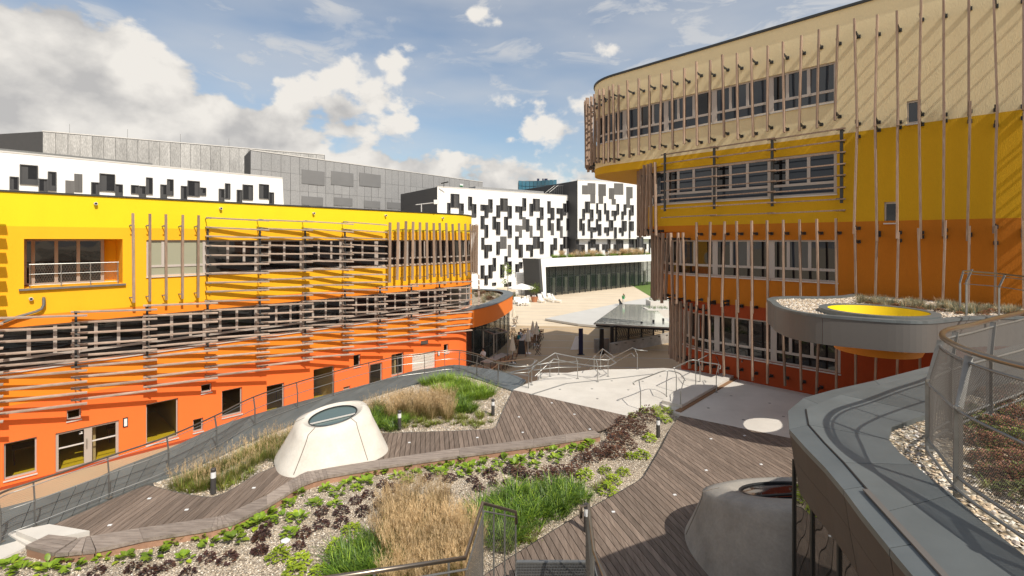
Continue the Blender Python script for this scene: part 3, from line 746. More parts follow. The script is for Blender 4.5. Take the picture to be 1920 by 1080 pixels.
# ================================================================ white buildings with pixel windows
def plane_tool(A, B):
    """vertical plane through A,B (plan points)"""
    A = Vector(A); B = Vector(B); f_ = Fac(A, B-A, 1e6, 1, 1); f_.n = Vector((f_.d.y, -f_.d.x))
    return f_
def pix_windows(f_, par, rects, org, sc, xoff=0, m_frame=None, min_z=0):
    for rr in rects:
        x0, y0, x1, y1 = org[0]+rr[0]/sc-.35, org[1]+rr[1]/sc-.35, org[0]+rr[2]/sc+.35, org[1]+rr[3]/sc+.35
        kind = rr[4] if len(rr) > 4 else 'w'
        t0, t1 = f_.t_at(x0), f_.t_at(x1); xm = (x0+x1)/2
        z1 = f_.z_at(xm, y0); z0 = f_.z_at(xm, y1)
        if t1 < t0: t0, t1 = t1, t0
        if kind == 'g':
            b_ = MB(); n_ = max(2, int((t1-t0)/.45)); w_ = (t1-t0)/n_
            for i in range(n_): f_.fbox(b_, t0+i*w_+.02, t0+(i+1)*w_-.02, z0, z1, .0, .05)
            f_.fbox(b_, t0, t1, z0, z1, -.02, .02)
            b_.build('shutter', M['mgrey'], par); continue
        b_ = MB(); fw = .10
        f_.fbox(b_, t0, t0+fw, z0, z1, 0, .16); f_.fbox(b_, t1-fw, t1, z0, z1, 0, .16)
        f_.fbox(b_, t0+fw, t1-fw, z0, z0+fw, 0, .16); f_.fbox(b_, t0+fw, t1-fw, z1-fw, z1, 0, .16)
        sh = random.random()
        # dark infill panel beside the glass
        s_ = t0+fw+(t1-t0-2*fw)*(.45 if sh < .5 else .0); e_ = s_+(t1-t0-2*fw)*(.55 if sh < .5 else .6)
        f_.fbox(b_, t0+fw, t1-fw, z0+fw, z1-fw, .0, .022)
        w_ = b_.build('window', M['dgrey'], par)
        p_ = MB(); f_.fbox(p_, s_, e_, z0+fw+(z1-z0)*(.0 if sh > .3 else .25), z1-fw, .024, .034); p_.build('pane', M['pane'], w_)
        if t1-t0 > 1.6:
            p_ = MB()
            for i in range(2): q_ = t0+(t1-t0)*(.38+.14*i); f_.fbox(p_, q_, q_+.13, z0+fw, z1-fw, .036, .10)
            p_.build('shutter_blade', M['mgrey'], w_)
def slab_building(f_, t0, t1, depth, z0, z1, par, m_front, m_side, m_roof, lean=0.0, sh=0.0):
    b_ = MB(); b_.quad(f_.P(t0, z0), f_.P(t1, z0), f_.P(t1-lean, z1), f_.P(t0, z1)); b_.build('front_wall', m_front, par)
    b_ = MB(); b_.quad(f_.P(t0, z0), f_.P(t0, z1), f_.P(t0+sh, z1, -depth), f_.P(t0+sh, z0, -depth)); b_.quad(f_.P(t1, z0), f_.P(t1-lean, z1), f_.P(t1-lean, z1, -depth), f_.P(t1, z0, -depth))
    b_.quad(f_.P(t0+sh, z0, -depth), f_.P(t1, z0, -depth), f_.P(t1-lean, z1, -depth), f_.P(t0+sh, z1, -depth)); b_.build('side_wall', m_side, par)
    b_ = MB(); b_.quad(f_.P(t0, z1), f_.P(t1-lean, z1), f_.P(t1-lean, z1, -depth), f_.P(t0+sh, z1, -depth)); b_.build('roof', m_roof, par)
    b_ = MB(); f_.fbox(b_, t0, t1-lean, z1+.002, z1+.18, -.5, .05); b_.build('parapet_cap', M['sill'], par)
# long one behind the left building
WL = plane_tool((-58.7, 55.5), (-37.5, 79.7))
wl = thing('white_office', 'long white building with dark pixel windows behind the yellow roof', 'building', (-58, 56, 0))
slab_building(WL, -6, WL.t_at(540), 14, 0, 19.9, wl, M['white'], M['white'], M['zinc'], lean=.9)
pix_windows(WL, wl, [(57, 355, 110, 432), (118, 285, 225, 400), (230, 368, 283, 442), (285, 325, 335, 438), (390, 378, 440, 452, 'g'), (443, 338, 490, 446, 'g'),
  (543, 388, 590, 460), (593, 338, 684, 440), (686, 400, 730, 467), (780, 405, 825, 455), (828, 410, 868, 474), (870, 360, 908, 458), (955, 402, 993, 482), (995, 370, 1032, 466),
  (1077, 410, 1113, 488), (1117, 380, 1188, 470), (1190, 420, 1226, 465), (1303, 427, 1335, 498), (1340, 395, 1370, 486), (1410, 433, 1440, 505), (1445, 403, 1505, 492),
  (1543, 400, 1600, 485), (1603, 448, 1630, 515)], (0, 220), 3.177)
b = MB(); WL.fbox(b, -6, WL.t_at(290), 20.1, 20.45, -1.2, -1.1); b.build('roof_railing', M['galv'], wl)
# middle one
WM = plane_tool((-14.2, 92), (14.2, 112))
wm = thing('white_office', 'white building with stacked black pixel windows behind the cafe', 'building', (-14, 92, 0))
tm0, tm1 = WM.t_at(820), WM.t_at(1075.5)
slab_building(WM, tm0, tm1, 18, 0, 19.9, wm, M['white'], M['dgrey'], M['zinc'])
ra = [(345, 365, 395, 540), (405, 215, 545, 440), (545, 375, 620, 545), (700, 262, 760, 480), (762, 385, 832, 605), (908, 395, 975, 490), (975, 400, 1035, 610), (1040, 305, 1105, 520),
  (1175, 405, 1235, 610), (1240, 290, 1360, 500), (1365, 415, 1430, 620), (1495, 420, 1560, 515), (1561, 425, 1605, 630), (1615, 285, 1672, 490), (1735, 380, 1790, 580),
  (910, 585, 970, 800), (975, 735, 1032, 948), (1110, 595, 1165, 805), (1170, 685, 1235, 900), (1305, 600, 1365, 810), (1367, 745, 1430, 950), (1495, 745, 1555, 845, 'g'),
  (1557, 750, 1607, 950, 'g'), (1615, 605, 1670, 812, 'g'), (1675, 640, 1725, 840), (1740, 750, 1785, 950, 'g')]
rc = [(303, 178, 395, 350), (403, 300, 450, 470), (512, 212, 552, 382), (557, 308, 607, 475), (645, 312, 690, 388), (695, 315, 730, 478), (738, 245, 778, 410), (785, 205, 820, 370),
  (825, 318, 865, 480, 'g'), (357, 452, 403, 622), (405, 567, 447, 740, 'g'), (515, 455, 555, 628), (560, 530, 605, 700, 'g'), (645, 460, 693, 630), (695, 573, 732, 740, 'g'), (787, 463, 828, 630),
  (830, 577, 865, 740, 'g'), (303, 722, 395, 890), (403, 795, 452, 968), (553, 837, 593, 1000), (600, 745, 645, 912), (695, 837, 733, 1000), (740, 725, 820, 890), (822, 808, 873, 888),
  (45, 720, 90, 898), (95, 840, 150, 1020), (203, 840, 260, 920), (262, 843, 297, 1010)]
rbx = [(95, 45, 135, 210), (138, 148, 190, 335), (192, 148, 245, 235), (312, 102, 358, 288), (370, 28, 460, 202, 'g'), (480, 148, 525, 325, 'g'), (260, 338, 303, 522), (198, 438, 252, 628),
  (85, 445, 137, 635), (140, 590, 185, 728), (368, 432, 423, 618), (430, 312, 470, 430), (472, 388, 530, 568), (587, 427, 637, 607), (640, 397, 685, 482), (642, 585, 683, 668),
  (425, 712, 468, 800), (478, 688, 525, 785), (252, 695, 305, 735)]
pix_windows(WM, wm, ra, (800, 340), 9); pix_windows(WM, wm, rc, (960, 350), 7.714); pix_windows(WM, wm, rbx, (890, 440), 7.717)
# plant screen and stair on its roof
b = MB(); WM.fbox(b, tm0+12, tm1-4, 19.95, 21.3, -9, -6); b.build('plant_screen', M['mesh'], wm)
b = MB()
for k in range(5): b.beam(WM.P(tm1-5.5+k*.5, 20+k*.35, -3), WM.P(tm1-5.5+k*.5, 20+k*.35, -1.6), .05, .05); 
for o_ in (-3, -1.6):
    b.tube([WM.P(tm1-6, 20.6, o_), WM.P(tm1-3.3, 22.4, o_), WM.P(tm1-1.5, 22.4, o_)], .05, 5)
    for k in range(4): b.tube([WM.P(tm1-3.3+k*.6, 20, o_), WM.P(tm1-3.3+k*.6, 22.4, o_)], .04, 4)
b.build('roof_stair', M['galv'], wm)
# tall cantilevered one
WT = plane_tool((14.6, 108), (38, 114))
wt = thing('white_tower_block', 'taller white block with overhang and perforated panels near the right building', 'building', (15, 108, 0))
tt0 = WT.t_at(1083); ttm = WT.t_at(1182); tt1 = WT.t_at(1300)
b = MB(); b.quad(WT.P(tt0, 10.05), WT.P(tt1, 10.05), WT.P(tt1, 23.1), WT.P(tt0, 23.1)); b.build('front_wall', M['white'], wt)
b = MB(); b.quad(WT.P(tt0, 0, -1.0), WT.P(tt1+20, 0, -1.0), WT.P(tt1+20, 10.04, -1.0), WT.P(tt0, 10.04, -1.0)); b.build('lower_wall', M['white'], wt)
b = MB(); b.quad(WT.P(tt0, 10.05), WT.P(tt1, 10.05), WT.P(tt1, 10.05, -20), WT.P(tt0, 10.05, -20)); b.build('soffit', M['white'], wt)
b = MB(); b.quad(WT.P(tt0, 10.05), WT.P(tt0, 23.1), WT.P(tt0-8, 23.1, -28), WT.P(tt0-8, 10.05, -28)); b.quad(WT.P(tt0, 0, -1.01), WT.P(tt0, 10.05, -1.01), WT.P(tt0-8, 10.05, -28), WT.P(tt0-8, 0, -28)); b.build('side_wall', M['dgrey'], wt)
b = MB(); b.quad(WT.P(tt0, 23.1), WT.P(tt1, 23.1), WT.P(tt1, 23.1, -28), WT.P(tt0-8, 23.1, -28)); b.build('roof', M['zinc'], wt)
b = MB(); WT.fbox(b, tt0, tt1, 23.102, 23.3, -.4, .05); b.build('parapet_cap', M['sill'], wt)
rd = [(145, 120, 214, 230, 'g'), (215, 92, 312, 230, 'g'), (250, 232, 310, 345, 'g'), (352, 105, 445, 250, 'g'), (355, 252, 410, 350, 'g'), (485, 155, 549, 290, 'g'), (550, 95, 665, 235, 'g'),
  (520, 292, 570, 360, 'g'), (705, 140, 783, 280, 'g'), (705, 282, 750, 400, 'g'),
  (183, 325, 240, 462), (148, 418, 178, 555), (245, 425, 285, 565), (110, 543, 142, 688), (148, 600, 175, 748), (325, 345, 344, 470), (346, 430, 385, 565), (322, 548, 344, 690), (346, 610, 385, 750),
  (425, 345, 445, 478), (450, 435, 485, 565), (582, 355, 610, 487), (520, 440, 580, 503), (548, 505, 570, 560), (672, 360, 702, 490), (643, 450, 668, 550), (757, 370, 795, 495), (738, 430, 755, 555),
  (218, 548, 245, 690), (250, 650, 320, 703), (252, 705, 275, 785), (425, 650, 450, 715), (455, 650, 482, 752), (485, 560, 535, 690), (550, 650, 580, 785), (612, 655, 640, 715), (645, 697, 668, 755),
  (648, 570, 705, 695), (738, 575, 795, 690), (738, 692, 752, 785), (840, 775, 915, 905)]
pix_windows(WT, wt, rd, (1070, 330), 6.753)
WT2 = plane_tool(WT.P(0, 0, -1.0).xy, WT.P(10, 0, -1.0).xy)
rd2 = [(65, 805, 100, 945), (105, 868, 175, 990), (222, 830, 245, 965), (250, 805, 312, 905), (320, 865, 358, 960), (400, 865, 435, 930), (440, 865, 465, 970), (468, 805, 500, 940),
  (545, 865, 573, 970), (575, 805, 625, 945), (630, 815, 662, 962)]
pix_windows(WT2, wt, rd2, (1070, 330), 6.753)
rd3 = [(740, 775, 795, 905), (738, 907, 752, 985), (825, 790, 839, 985), (915, 860, 955, 925), (912, 927, 940, 985), (992, 790, 1003, 985), (1005, 775, 1045, 900)]
pix_windows(WT2, wt, rd3, (1070, 330), 6.753)

# ================================================================ grey metal-clad halls
def panels(f_, par, t0, t1, z0, z1, w, rows, m, prof=None):
    n_ = max(1, int(round((t1-t0)/w))); w_ = (t1-t0)/n_; hz = (z1-z0)/rows
    for i in range(n_):
        for j in range(rows):
            b_ = MB(); o_ = random.uniform(.0, .08); f_.fbox(b_, t0+i*w_+.03, t0+(i+1)*w_-.03, z0+j*hz+.02, z0+(j+1)*hz-.02, 0, .06+o_); b_.build('cladding_panel', m, par)
H1 = plane_tool((-87.5, 90), (-44.7, 115))
h1 = thing('grey_hall', 'dark grey metal-clad hall with ribbed bright panels at the far left', 'building', (-87, 90, 0))
t0, t1 = H1.t_at(79), H1.t_at(609)
slab_building(H1, t0, t1, 10, 0, 30, h1, M['dgrey'], M['dgrey'], M['zinc'], sh=-11)
panels(H1, h1, t0+.1, t1-.1, 19.6, 29.9, 1.75, 1, M['mesh_hi'])
for k in range(4):
    b = MB(); b.tube([H1.P(t0+3+k*9, 30, -4), H1.P(t0+3+k*9, 32.6, -4)], .04, 4); b.build('lightning_rod', M['galv'], h1)
H2 = plane_tool((-49.3, 91), (-8.6, 141.5))
h2 = thing('grey_hall', 'grey mesh-clad hall with sloping roofline behind the white buildings', 'building', (-48, 90, 0))
t0, t1 = H2.t_at(469), H2.t_at(905)
slab_building(H2, t0, t1, 8, 0, 26.7, h2, M['dgrey'], M['dgrey'], M['zinc'], sh=2.2)
panels(H2, h2, t0+.05, t1-.05, 6, 26.6, 1.9, 6, M['mesh'])
for (x0, x1, y0, y1) in ((565, 608, 320, 346), (620, 662, 323, 348), (673, 713, 326, 350)):
    b = MB(); xm = (x0+x1)/2; H2.fbox(b, H2.t_at(x0), H2.t_at(x1), H2.z_at(xm, y1), H2.z_at(xm, y0), .15, .2); b.build('louvre_panel', M['mesh_dk'], h2)
for (x0, x1, y0, y1) in ((565, 605, 369, 385), (625, 660, 371, 386), (682, 712, 377, 390), (725, 760, 380, 392)):
    b = MB(); xm = (x0+x1)/2; H2.fbox(b, H2.t_at(x0), H2.t_at(x1), H2.z_at(xm, y1), H2.z_at(xm, y0), .15, .2); b.build('window', M['mesh_dk'], h2)
b = MB(); H2.fbox(b, H2.t_at(861), H2.t_at(867), H2.z_at(864, 348), H2.z_at(864, 345), .2, .3); b.build('exit_sign', M['lampglass'], h2)
b = MB(); H2.fbox(b, H2.t_at(861), H2.t_at(867), H2.z_at(864, 349.4), H2.z_at(864, 348.1), .2, .3); b.build('exit_sign_band', M['shirt_green_sign'], h2)
# blue glass tower far behind
bt = thing('glass_tower', 'distant blue glass tower rising behind the white blocks', 'tower', (5, 300, 0))
b = MB(); xa, xb_ = at(972, 340, 300), at(1043, 338, 300)
n_ = 10
for i in range(n_):
    for j in range(5):
        q = MB(); x0 = xa.x+(xb_.x-xa.x)*i/n_; x1 = xa.x+(xb_.x-xa.x)*(i+1)/n_; y0 = 300+4*math.sin(i*.5); y1 = 300+4*math.sin((i+1)*.5)
        z0 = 30+j*3.4; z1 = z0+3.1
        q.hexa([(x0+.1, y0, z0), (x1-.1, y1, z0), (x1-.1, y1+.3, z0), (x0+.1, y0+.3, z0)], [(x0+.1, y0, z1), (x1-.1, y1, z1), (x1-.1, y1+.3, z1), (x0+.1, y0+.3, z1)]); q.build('window', M['bluetower'], bt)
b.prism([(xa.x, 305), (xb_.x, 303), (xb_.x, 325), (xa.x, 325)], 0, 47); b.build('body', M['dgrey'], bt)
for x_, s_ in ((1018, .9), (1022, 1.0), (1025, 1.1), (1009, 1.4)):
    q_ = at(x_, 339, 303); b = MB(); b.box((q_.x, 303, 47.6), (s_, .8, 1.3)); b.build('roof_sign_letter', M['navy'], bt)

# ================================================================ glass pavilion with planted roof
GP = plane_tool(gp(1040, 555, 0).xy, gp(1222, 534, 0).xy)
gpv = thing('glass_pavilion', 'low glass-fronted pavilion with white roof edge and planted roof', 'pavilion', GP.P(0, 0).to_tuple())
t0 = GP.t_at(1019); t1 = GP.t_at(1232)
zg = 6.0
b = MB(); b.hexa([GP.P(t0-.9, 0, .3), GP.P(t0-.3, 0, .3), GP.P(t0-.3, 0, -3.6), GP.P(t0-.9, 0, -3.6)], [GP.P(t0-1.5, 6.6, .3), GP.P(t0-.95, 6.6, .3), GP.P(t0-.9, 6.6, -3.6), GP.P(t0-1.5, 6.6, -3.6)]); b.build('dark_side_wall', M['dgrey'], gpv)
b = MB(); b.hexa([GP.P(t0-.3, 0, .35), GP.P(t0+.35, 0, .35), GP.P(t0+.35, 0, -1), GP.P(t0-.3, 0, -1)], [GP.P(t0-1.0, 6.62, .35), GP.P(t0+.1, 6.62, .35), GP.P(t0+.1, 6.62, -1), GP.P(t0-1.0, 6.62, -1)])
GP.fbox(b, t0+.11, t1, 5.2, 6.62, -.6, .35); b.build('white_frame', M['white'], gpv)
n_ = 22; w_ = (t1-t0-.4)/n_
for i in range(n_):
    a = t0+.4+i*w_
    for (za, zb_) in ((.1, 3.2), (3.25, 5.18)):
        p = MB(); GP.fbox(p, a+.06, a+w_-.06, za, zb_, -.5, -.46); p.build('glass_pane', M['pane_clear'], gpv)
    p = MB(); GP.fbox(p, a-.05, a+.05, 0, 5.2, -.55, -.38); GP.fbox(p, a+.05, a+w_-.05, 3.2, 3.25, -.52, -.42); p.build('glazing_bar', M['dark_metal'], gpv)
    if i % 2 == 0: p = MB(); GP.fbox(p, a+.3, a+w_-.5, .1, 3.0, -1.6, -1.5); p.build('curtain', M['curtain'], gpv)
b = MB(); GP.fbox(b, t0, t1, 0, 5.2, -4, -3.9); b.build('back_wall', M['dgrey'], gpv)
b = MB(); GP.fbox(b, t0-1.2, t1, 6.3, 6.5, -4, -.65); b.build('roof', M['soil'], gpv)

# deep lawn and street lamp beyond the pavilion
b = MB(); b.poly([(24, 84), (60, 84), (60, 150), (30, 150)], .012); struct(b.build('lawn', M['lawn']))
sl = thing('street_lamp', 'slim grey street lamp beyond the glass pavilion end', 'street lamp', gp(1222, 531, 0).to_tuple())
p0 = gp(1222, 531, 0); b = MB(); b.tube([p0, p0+V(0, 0, 4.2)], .08, 8); b.build('pole', M['galv'], sl); b = MB(); b.box(p0+V(-.3, 0, 4.25), (.8, .2, .1)); b.build('lamp_head', M['sill'], sl)
# wall flood light on the white middle block
fl = thing('flood_light', 'white flood light arm on the yellow roof edge before the dark gable', 'flood light', LB.P(LB.t_at(800), ztop, -.3).to_tuple())
q0 = LB.P(LB.t_at(795), ztop+.07, -.3); b = MB(); b.tube([q0, q0+V(0, 0, .6)], .04, 6); b.tube([q0+V(-.4, 0, .52), q0+V(1.0, 0, .68)], .035, 6); b.build('arm', M['sill'], fl)
b = MB(); b.box(q0+V(1.05, 0, .72), (.3, .25, .3)); b.build('lamp_head', M['white_pl'], fl)
fl2 = thing('roof_camera', 'small dark camera mast on the grey hall roof edge', 'camera', at(835, 352, 90).to_tuple())
q0 = at(832, 351, 91.5); b = MB(); b.tube([q0, q0+V(0, 0, .9)], .05, 5); b.tube([q0+V(-.5, 0, .7), q0+V(.9, 0, 1.0)], .12, 5); b.build('camera_body', M['black'], fl2)
M['joint'] = mat('joint_sealant', (.20, .17, .14), .9, .1)
# ================================================================ terrace
TZ = 3.60
def G2(pts, z=TZ): return [gp(x, y, z).xy for x, y in pts]
# coping outer edge of the left parapet, from photo measurements on the terrace level
cop_out = [(-11.2, 9.0), (-12.2, 10.6)]
cop_out = [Vector(p) for p in [(-16.5, 7.6), (-13.6, 9.6)]]+G2([(60, 940), (167, 904), (225, 878), (317, 843), (410, 800), (500, 772), (587, 748), (693, 720), (773, 697), (817, 690), (853, 685), (893, 690), (930, 695), (963, 704), (986, 714)])
cop_in = [Vector(p) for p in [(-15.4, 6.2), (-12.4, 8.4)]]+G2([(30, 1010), (135, 962), (208, 930), (275, 903), (352, 878), (430, 842), (500, 812), (567, 785), (677, 748), (783, 716), (833, 703), (870, 702), (903, 711), (933, 721), (963, 731)])
n_ = min(len(cop_out), len(cop_in)); 
land_far = G2([(993, 717), (1048, 702), (1077, 697), (1114, 693), (1190, 692), (1245, 690)])
fa = [FD.P(5.2, 0).xy, FD.P(3.0, 0).xy, FD.P(1.0, 0).xy, FD.P(-2, 0).xy, FD.P(-8, 0).xy]
outer = [Vector(p) for p in cop_out]+land_far+fa+[Vector((16, -3)), Vector((-18, -3))]
terr = thing('roof_terrace', 'planted roof terrace with timber decks, gravel beds and pale concrete landing', 'terrace', (0, 15, 0)); terr['kind'] = 'structure'
del terr['category']; del terr['label']
mb = MB(); mb.poly([tuple(p) for p in outer], 3.50); mb.build('gravel_bed', M['gravel'], terr)
mb = MB(); mb.skirt([tuple(p) for p in outer], 0, 3.5); mb.build('side_wall', M['concrete'], terr)
# zinc coping of the left edge, plates with joints
co = smooth_poly([tuple(p) for p in cop_out], 3); ci = smooth_poly([tuple(p) for p in cop_in], 3)
for i in range(0, min(len(co), len(ci))-1):
    a, b_, c, d = co[i], co[i+1], ci[i+1], ci[i]
    g_ = (b_-a)*.012/max((b_-a).length, .01)
    q = MB(); a2 = a+g_; d2 = d+g_
    q.hexa([(*a2, 3.45), (*b_, 3.45), (*c, 3.45), (*d2, 3.45)], [(*a2, 3.63), (*b_, 3.63), (*c, 3.56), (*d2, 3.56)]); q.build('coping_plate', M['zinc'], terr)
    q = MB(); q.quad((*a2, 3.0), (*b_, 3.0), (*b_, 3.45), (*a2, 3.45)); q.build('coping_face', M['zinc'], terr)
# landing
landing = G2([(962, 731)])+land_far+[FD.P(5.6, 0, .02).xy]+[FD.P(t, 0, .02).xy for t in (4.5, 3, 1.5, 0, -1.5, -3.5, -6)]+[Vector((15.5, 11.0))]+G2([(1480, 821), (1275, 779), (1258, 770), (1237, 756), (1200, 768), (1173, 779)])
mb = MB(); mb.poly([tuple(p) for p in landing], 3.604); mb.skirt([tuple(p) for p in landing], 3.45, 3.604)
struct(mb.build('landing', M['landing']))
# stairs down from the landing to the plaza
st = thing('outdoor_stairs', 'concrete stairs going down from the landing to the plaza', 'stairs', (4, 24, 0))
for k in range(20):
    z1 = 3.6-(k+1)*.17
    if z1 < .05: break
    y0 = 22.9+k*.31
    b = MB(); b.hexa([(1.2+.1*k, y0-.3, 0), (7.1+.15*k, y0-.15, 0), (7.1+.15*k, y0+.31, 0), (1.2+.1*k, y0+.31, 0)], [(1.2+.1*k, y0-.3, z1), (7.1+.15*k, y0-.15, z1), (7.1+.15*k, y0+.31, z1), (1.2+.1*k, y0+.31, z1)]); b.build('step', M['concrete'], st)
# raised curb and rusty slot beside the second landing half
cb = thing('stepped_curb', 'pale concrete curb with brown slot between the two landing halves', 'curb', gp(1300, 745, TZ).to_tuple())
a = G2([(1241, 757), (1262, 742), (1365, 700), (1385, 704), (1278, 766), (1266, 772)], 3.61)
b = MB(); b.prism([tuple(p) for p in a[:5]], 3.56, 3.74); b.build('curb', M['landing'], cb)
p0, p1 = gp(1266, 772, 3.61), gp(1375, 709, 3.61); b = MB(); b.beam(p0+V(.10, 0, .0), p1+V(.10, 0, .0), .20, .05); b.build('slot_board', M['brown_wood'], cb)
# drain grate line and floor inlays
p = [gp(x, y, 3.609) for x, y in ((995, 740), (1062, 719), (1140, 711), (1225, 701))]
b = MB()
for i in range(3): b.beam(p[i], p[i+1], .09, .006)
tag(b.build('drain_grate', M['socket']), 'thin dark drain grate running across the white landing', 'drain')
for (x, y) in ((1050, 730), (1110, 729), (1178, 731), (1120, 747.5), (1147, 714), (1205, 715), (1238, 705), (1328, 765), (1371, 742), (1443, 756), (1394, 787), (1469, 781)):
    q = gp(x, y, 3.606); b = MB(); b.lathe(q, [(.05, 0), (.05, .006), (.035, .008)], 12)
    tag(b.build('floor_socket', M['socket']), 'small round metal socket set in the concrete landing', 'floor socket', 'sockets set in the landing')
# lower white steps at the left bottom
sw = thing('white_steps', 'three white concrete steps at the left end of the timber bench', 'steps', gp(60, 1010, 3.4).to_tuple())
for i, (pl, z) in enumerate((([(92, 993), (168, 1006), (75, 1024), (30, 1006)], 3.585), ([(60, 997), (95, 1010), (60, 1035), (15, 1010)], 3.50), ([(33, 1000), (60, 1030), (40, 1042), (-90, 1105), (-160, 1040)], 3.42))):
    q = [gp(x, y, z).xy for x, y in pl]; b = MB(); b.prism([tuple(c) for c in q], 3.3-.0*i, z+.12-.02*i if i < 2 else 3.55); b.build('step', M['landing'], sw)

# ---- decks
def cut_line(poly, p, d):
    """parameters where the line p+s*d crosses the polygon"""
    out = []; n = len(poly)
    nx = Vector((-d.y, d.x))
    for i in range(n):
        a, b_ = poly[i], poly[(i+1) % n]
        ha, hb = (a-p).dot(nx), (b_-p).dot(nx)
        if (ha > 0) != (hb > 0):
            s_ = ha/(ha-hb); q = a+(b_-a)*s_; out.append((q-p).dot(d))
    return sorted(out)
def planks(poly, d, width, gap, par, z0, z1, m, lo=None):
    d = Vector(d).normalized(); nx = Vector((-d.y, d.x)); hs = [p.dot(nx) for p in poly]
    h = min(hs)+.004; rr = random.Random(5)
    while h < max(hs):
        p0 = nx*(h); p1 = nx*(h+width-gap)
        c0, c1 = cut_line(poly, p0, d), cut_line(poly, p1, d)
        if len(c0) != len(c1):
            cm = cut_line(poly, nx*(h+width/2), d); c0 = c1 = cm
        for k in range(0, len(c0)-1, 2):
            segs_ = [(c0[k], c0[k+1], c1[k], c1[k+1])]
            L_ = c0[k+1]-c0[k]
            if L_ > 4.5:      # butt joint
                j = c0[k]+L_*rr.uniform(.35, .65); segs_ = [(c0[k], j-.003, c1[k], j-.003), (j+.003, c0[k+1], j+.003, c1[k+1])]
            for (a0, a1, b0, b1) in segs_:
                if a1-a0 < .06 and b1-b0 < .06: continue
                dz = rr.uniform(-.003, .003)
                q = [p0+d*a0, p0+d*a1, p1+d*b1, p1+d*b0]
                b_ = MB(); b_.hexa([(*v, z0) for v in q], [(*v, z1+dz) for v in q]); b_.build('plank', m, par)
        h += width
deckA = G2([(70, 996), (100, 984), (273, 909), (289, 912), (323, 921), (359, 928), (391, 932), (411, 929), (437, 916), (482, 889), (508, 878), (560, 850), (640, 820), (709, 813), (846, 808), (921, 804), (931, 798), (940, 777), (962, 731),
   (1173, 779), (1150, 797), (1128, 806), (1060, 816), (900, 839), (760, 861), (690, 872), (610, 884), (575, 893), (530, 912), (500, 926), (422, 965), (404, 969), (260, 990), (169, 1008)])
XS = -5.6
def clipx(poly, x, keep_less):
    out = []
    for i in range(len(poly)):
        a, b_ = poly[i], poly[(i+1) % len(poly)]
        ia = (a.x <= x) == keep_less; ib = (b_.x <= x) == keep_less
        if ia: out.append(a)
        if ia != ib: s_ = (x-a.x)/(b_.x-a.x); out.append(a+(b_-a)*s_)
    return out
dA = thing('timber_deck', 'x', 'x', gp(700, 850, TZ).to_tuple()); del dA['label']; del dA['category']; dA['kind'] = 'structure'
mb = MB(); mb.poly([tuple(p) for p in deckA], 3.53); mb.build('gap_shade_sheet', M['under'], dA)  # dark sheet added so the gaps between boards look shaded
planks(clipx(deckA, XS, True), (0.0, 1), .145, .014, dA, 3.56, TZ, M['deck'])
planks(clipx(deckA, XS, False), (-.17, 1), .145, .014, dA, 3.56, TZ, M['deck'])
deckB = G2([(1275, 779), (1480, 821)])+[Vector((14.5, 10.5)), Vector((14, 5)), Vector((3.2, 4.0)), Vector((-2.5, 7.0))]+G2([(900, 1085), (960, 1043), (1111, 950), (1157, 925), (1203, 897), (1213, 883), (1238, 841), (1256, 806)])
dB = thing('timber_deck', 'x', 'x', gp(1200, 950, TZ).to_tuple()); del dB['label']; del dB['category']; dB['kind'] = 'structure'
mb = MB(); mb.poly([tuple(p) for p in deckB], 3.53); mb.build('gap_shade_sheet', M['under'], dB)  # same painted gap shade below the lower deck
planks(deckB, (-.27, 1), .145, .014, dB, 3.56, TZ, M['deck'])
# deck edging strips
def edging(pts, name, h=.07, w=.012, z=3.55, par=None, m='galv'):
    b_ = MB(); p = smooth_poly([tuple(q) for q in pts], 3)
    for i in range(len(p)-1): b_.beam((p[i].x, p[i].y, z), (p[i+1].x, p[i+1].y, z), w, h*1.6)
    return b_.build(name, M[m], par)
edging(deckA[1:19], 'edge_strip', par=dA); edging(deckB[6:], 'edge_strip', par=dB, m='dark_metal')
# deck lights
for (x, y) in ((206, 985), (280, 935), (350, 956), (476, 915), (767.5, 830), (895, 820.6), (973, 782), (980, 811), (1034.6, 755.6), (1077, 777), (1106, 805), (1333, 823), (1324, 882), (1265, 928), (1150, 960), (1396, 817), (1427, 871)):
    q = gp(x, y, 3.604); b = MB(); b.box(q+V(0, 0, .006), (.075, .055, .012), .2)
    tag(b.build('deck_light', M['lampglass']), 'small white square light set flush in the timber deck boards', 'deck light', 'lights set in the deck')
q = gp(535.5, 1015, 3.53); b = MB(); b.lathe(q, [(.09, 0), (.09, .03), (.06, .035)], 14); tag(b.build('ground_light', M['lampglass']), 'round flush light in the gravel between dark plants', 'ground light')

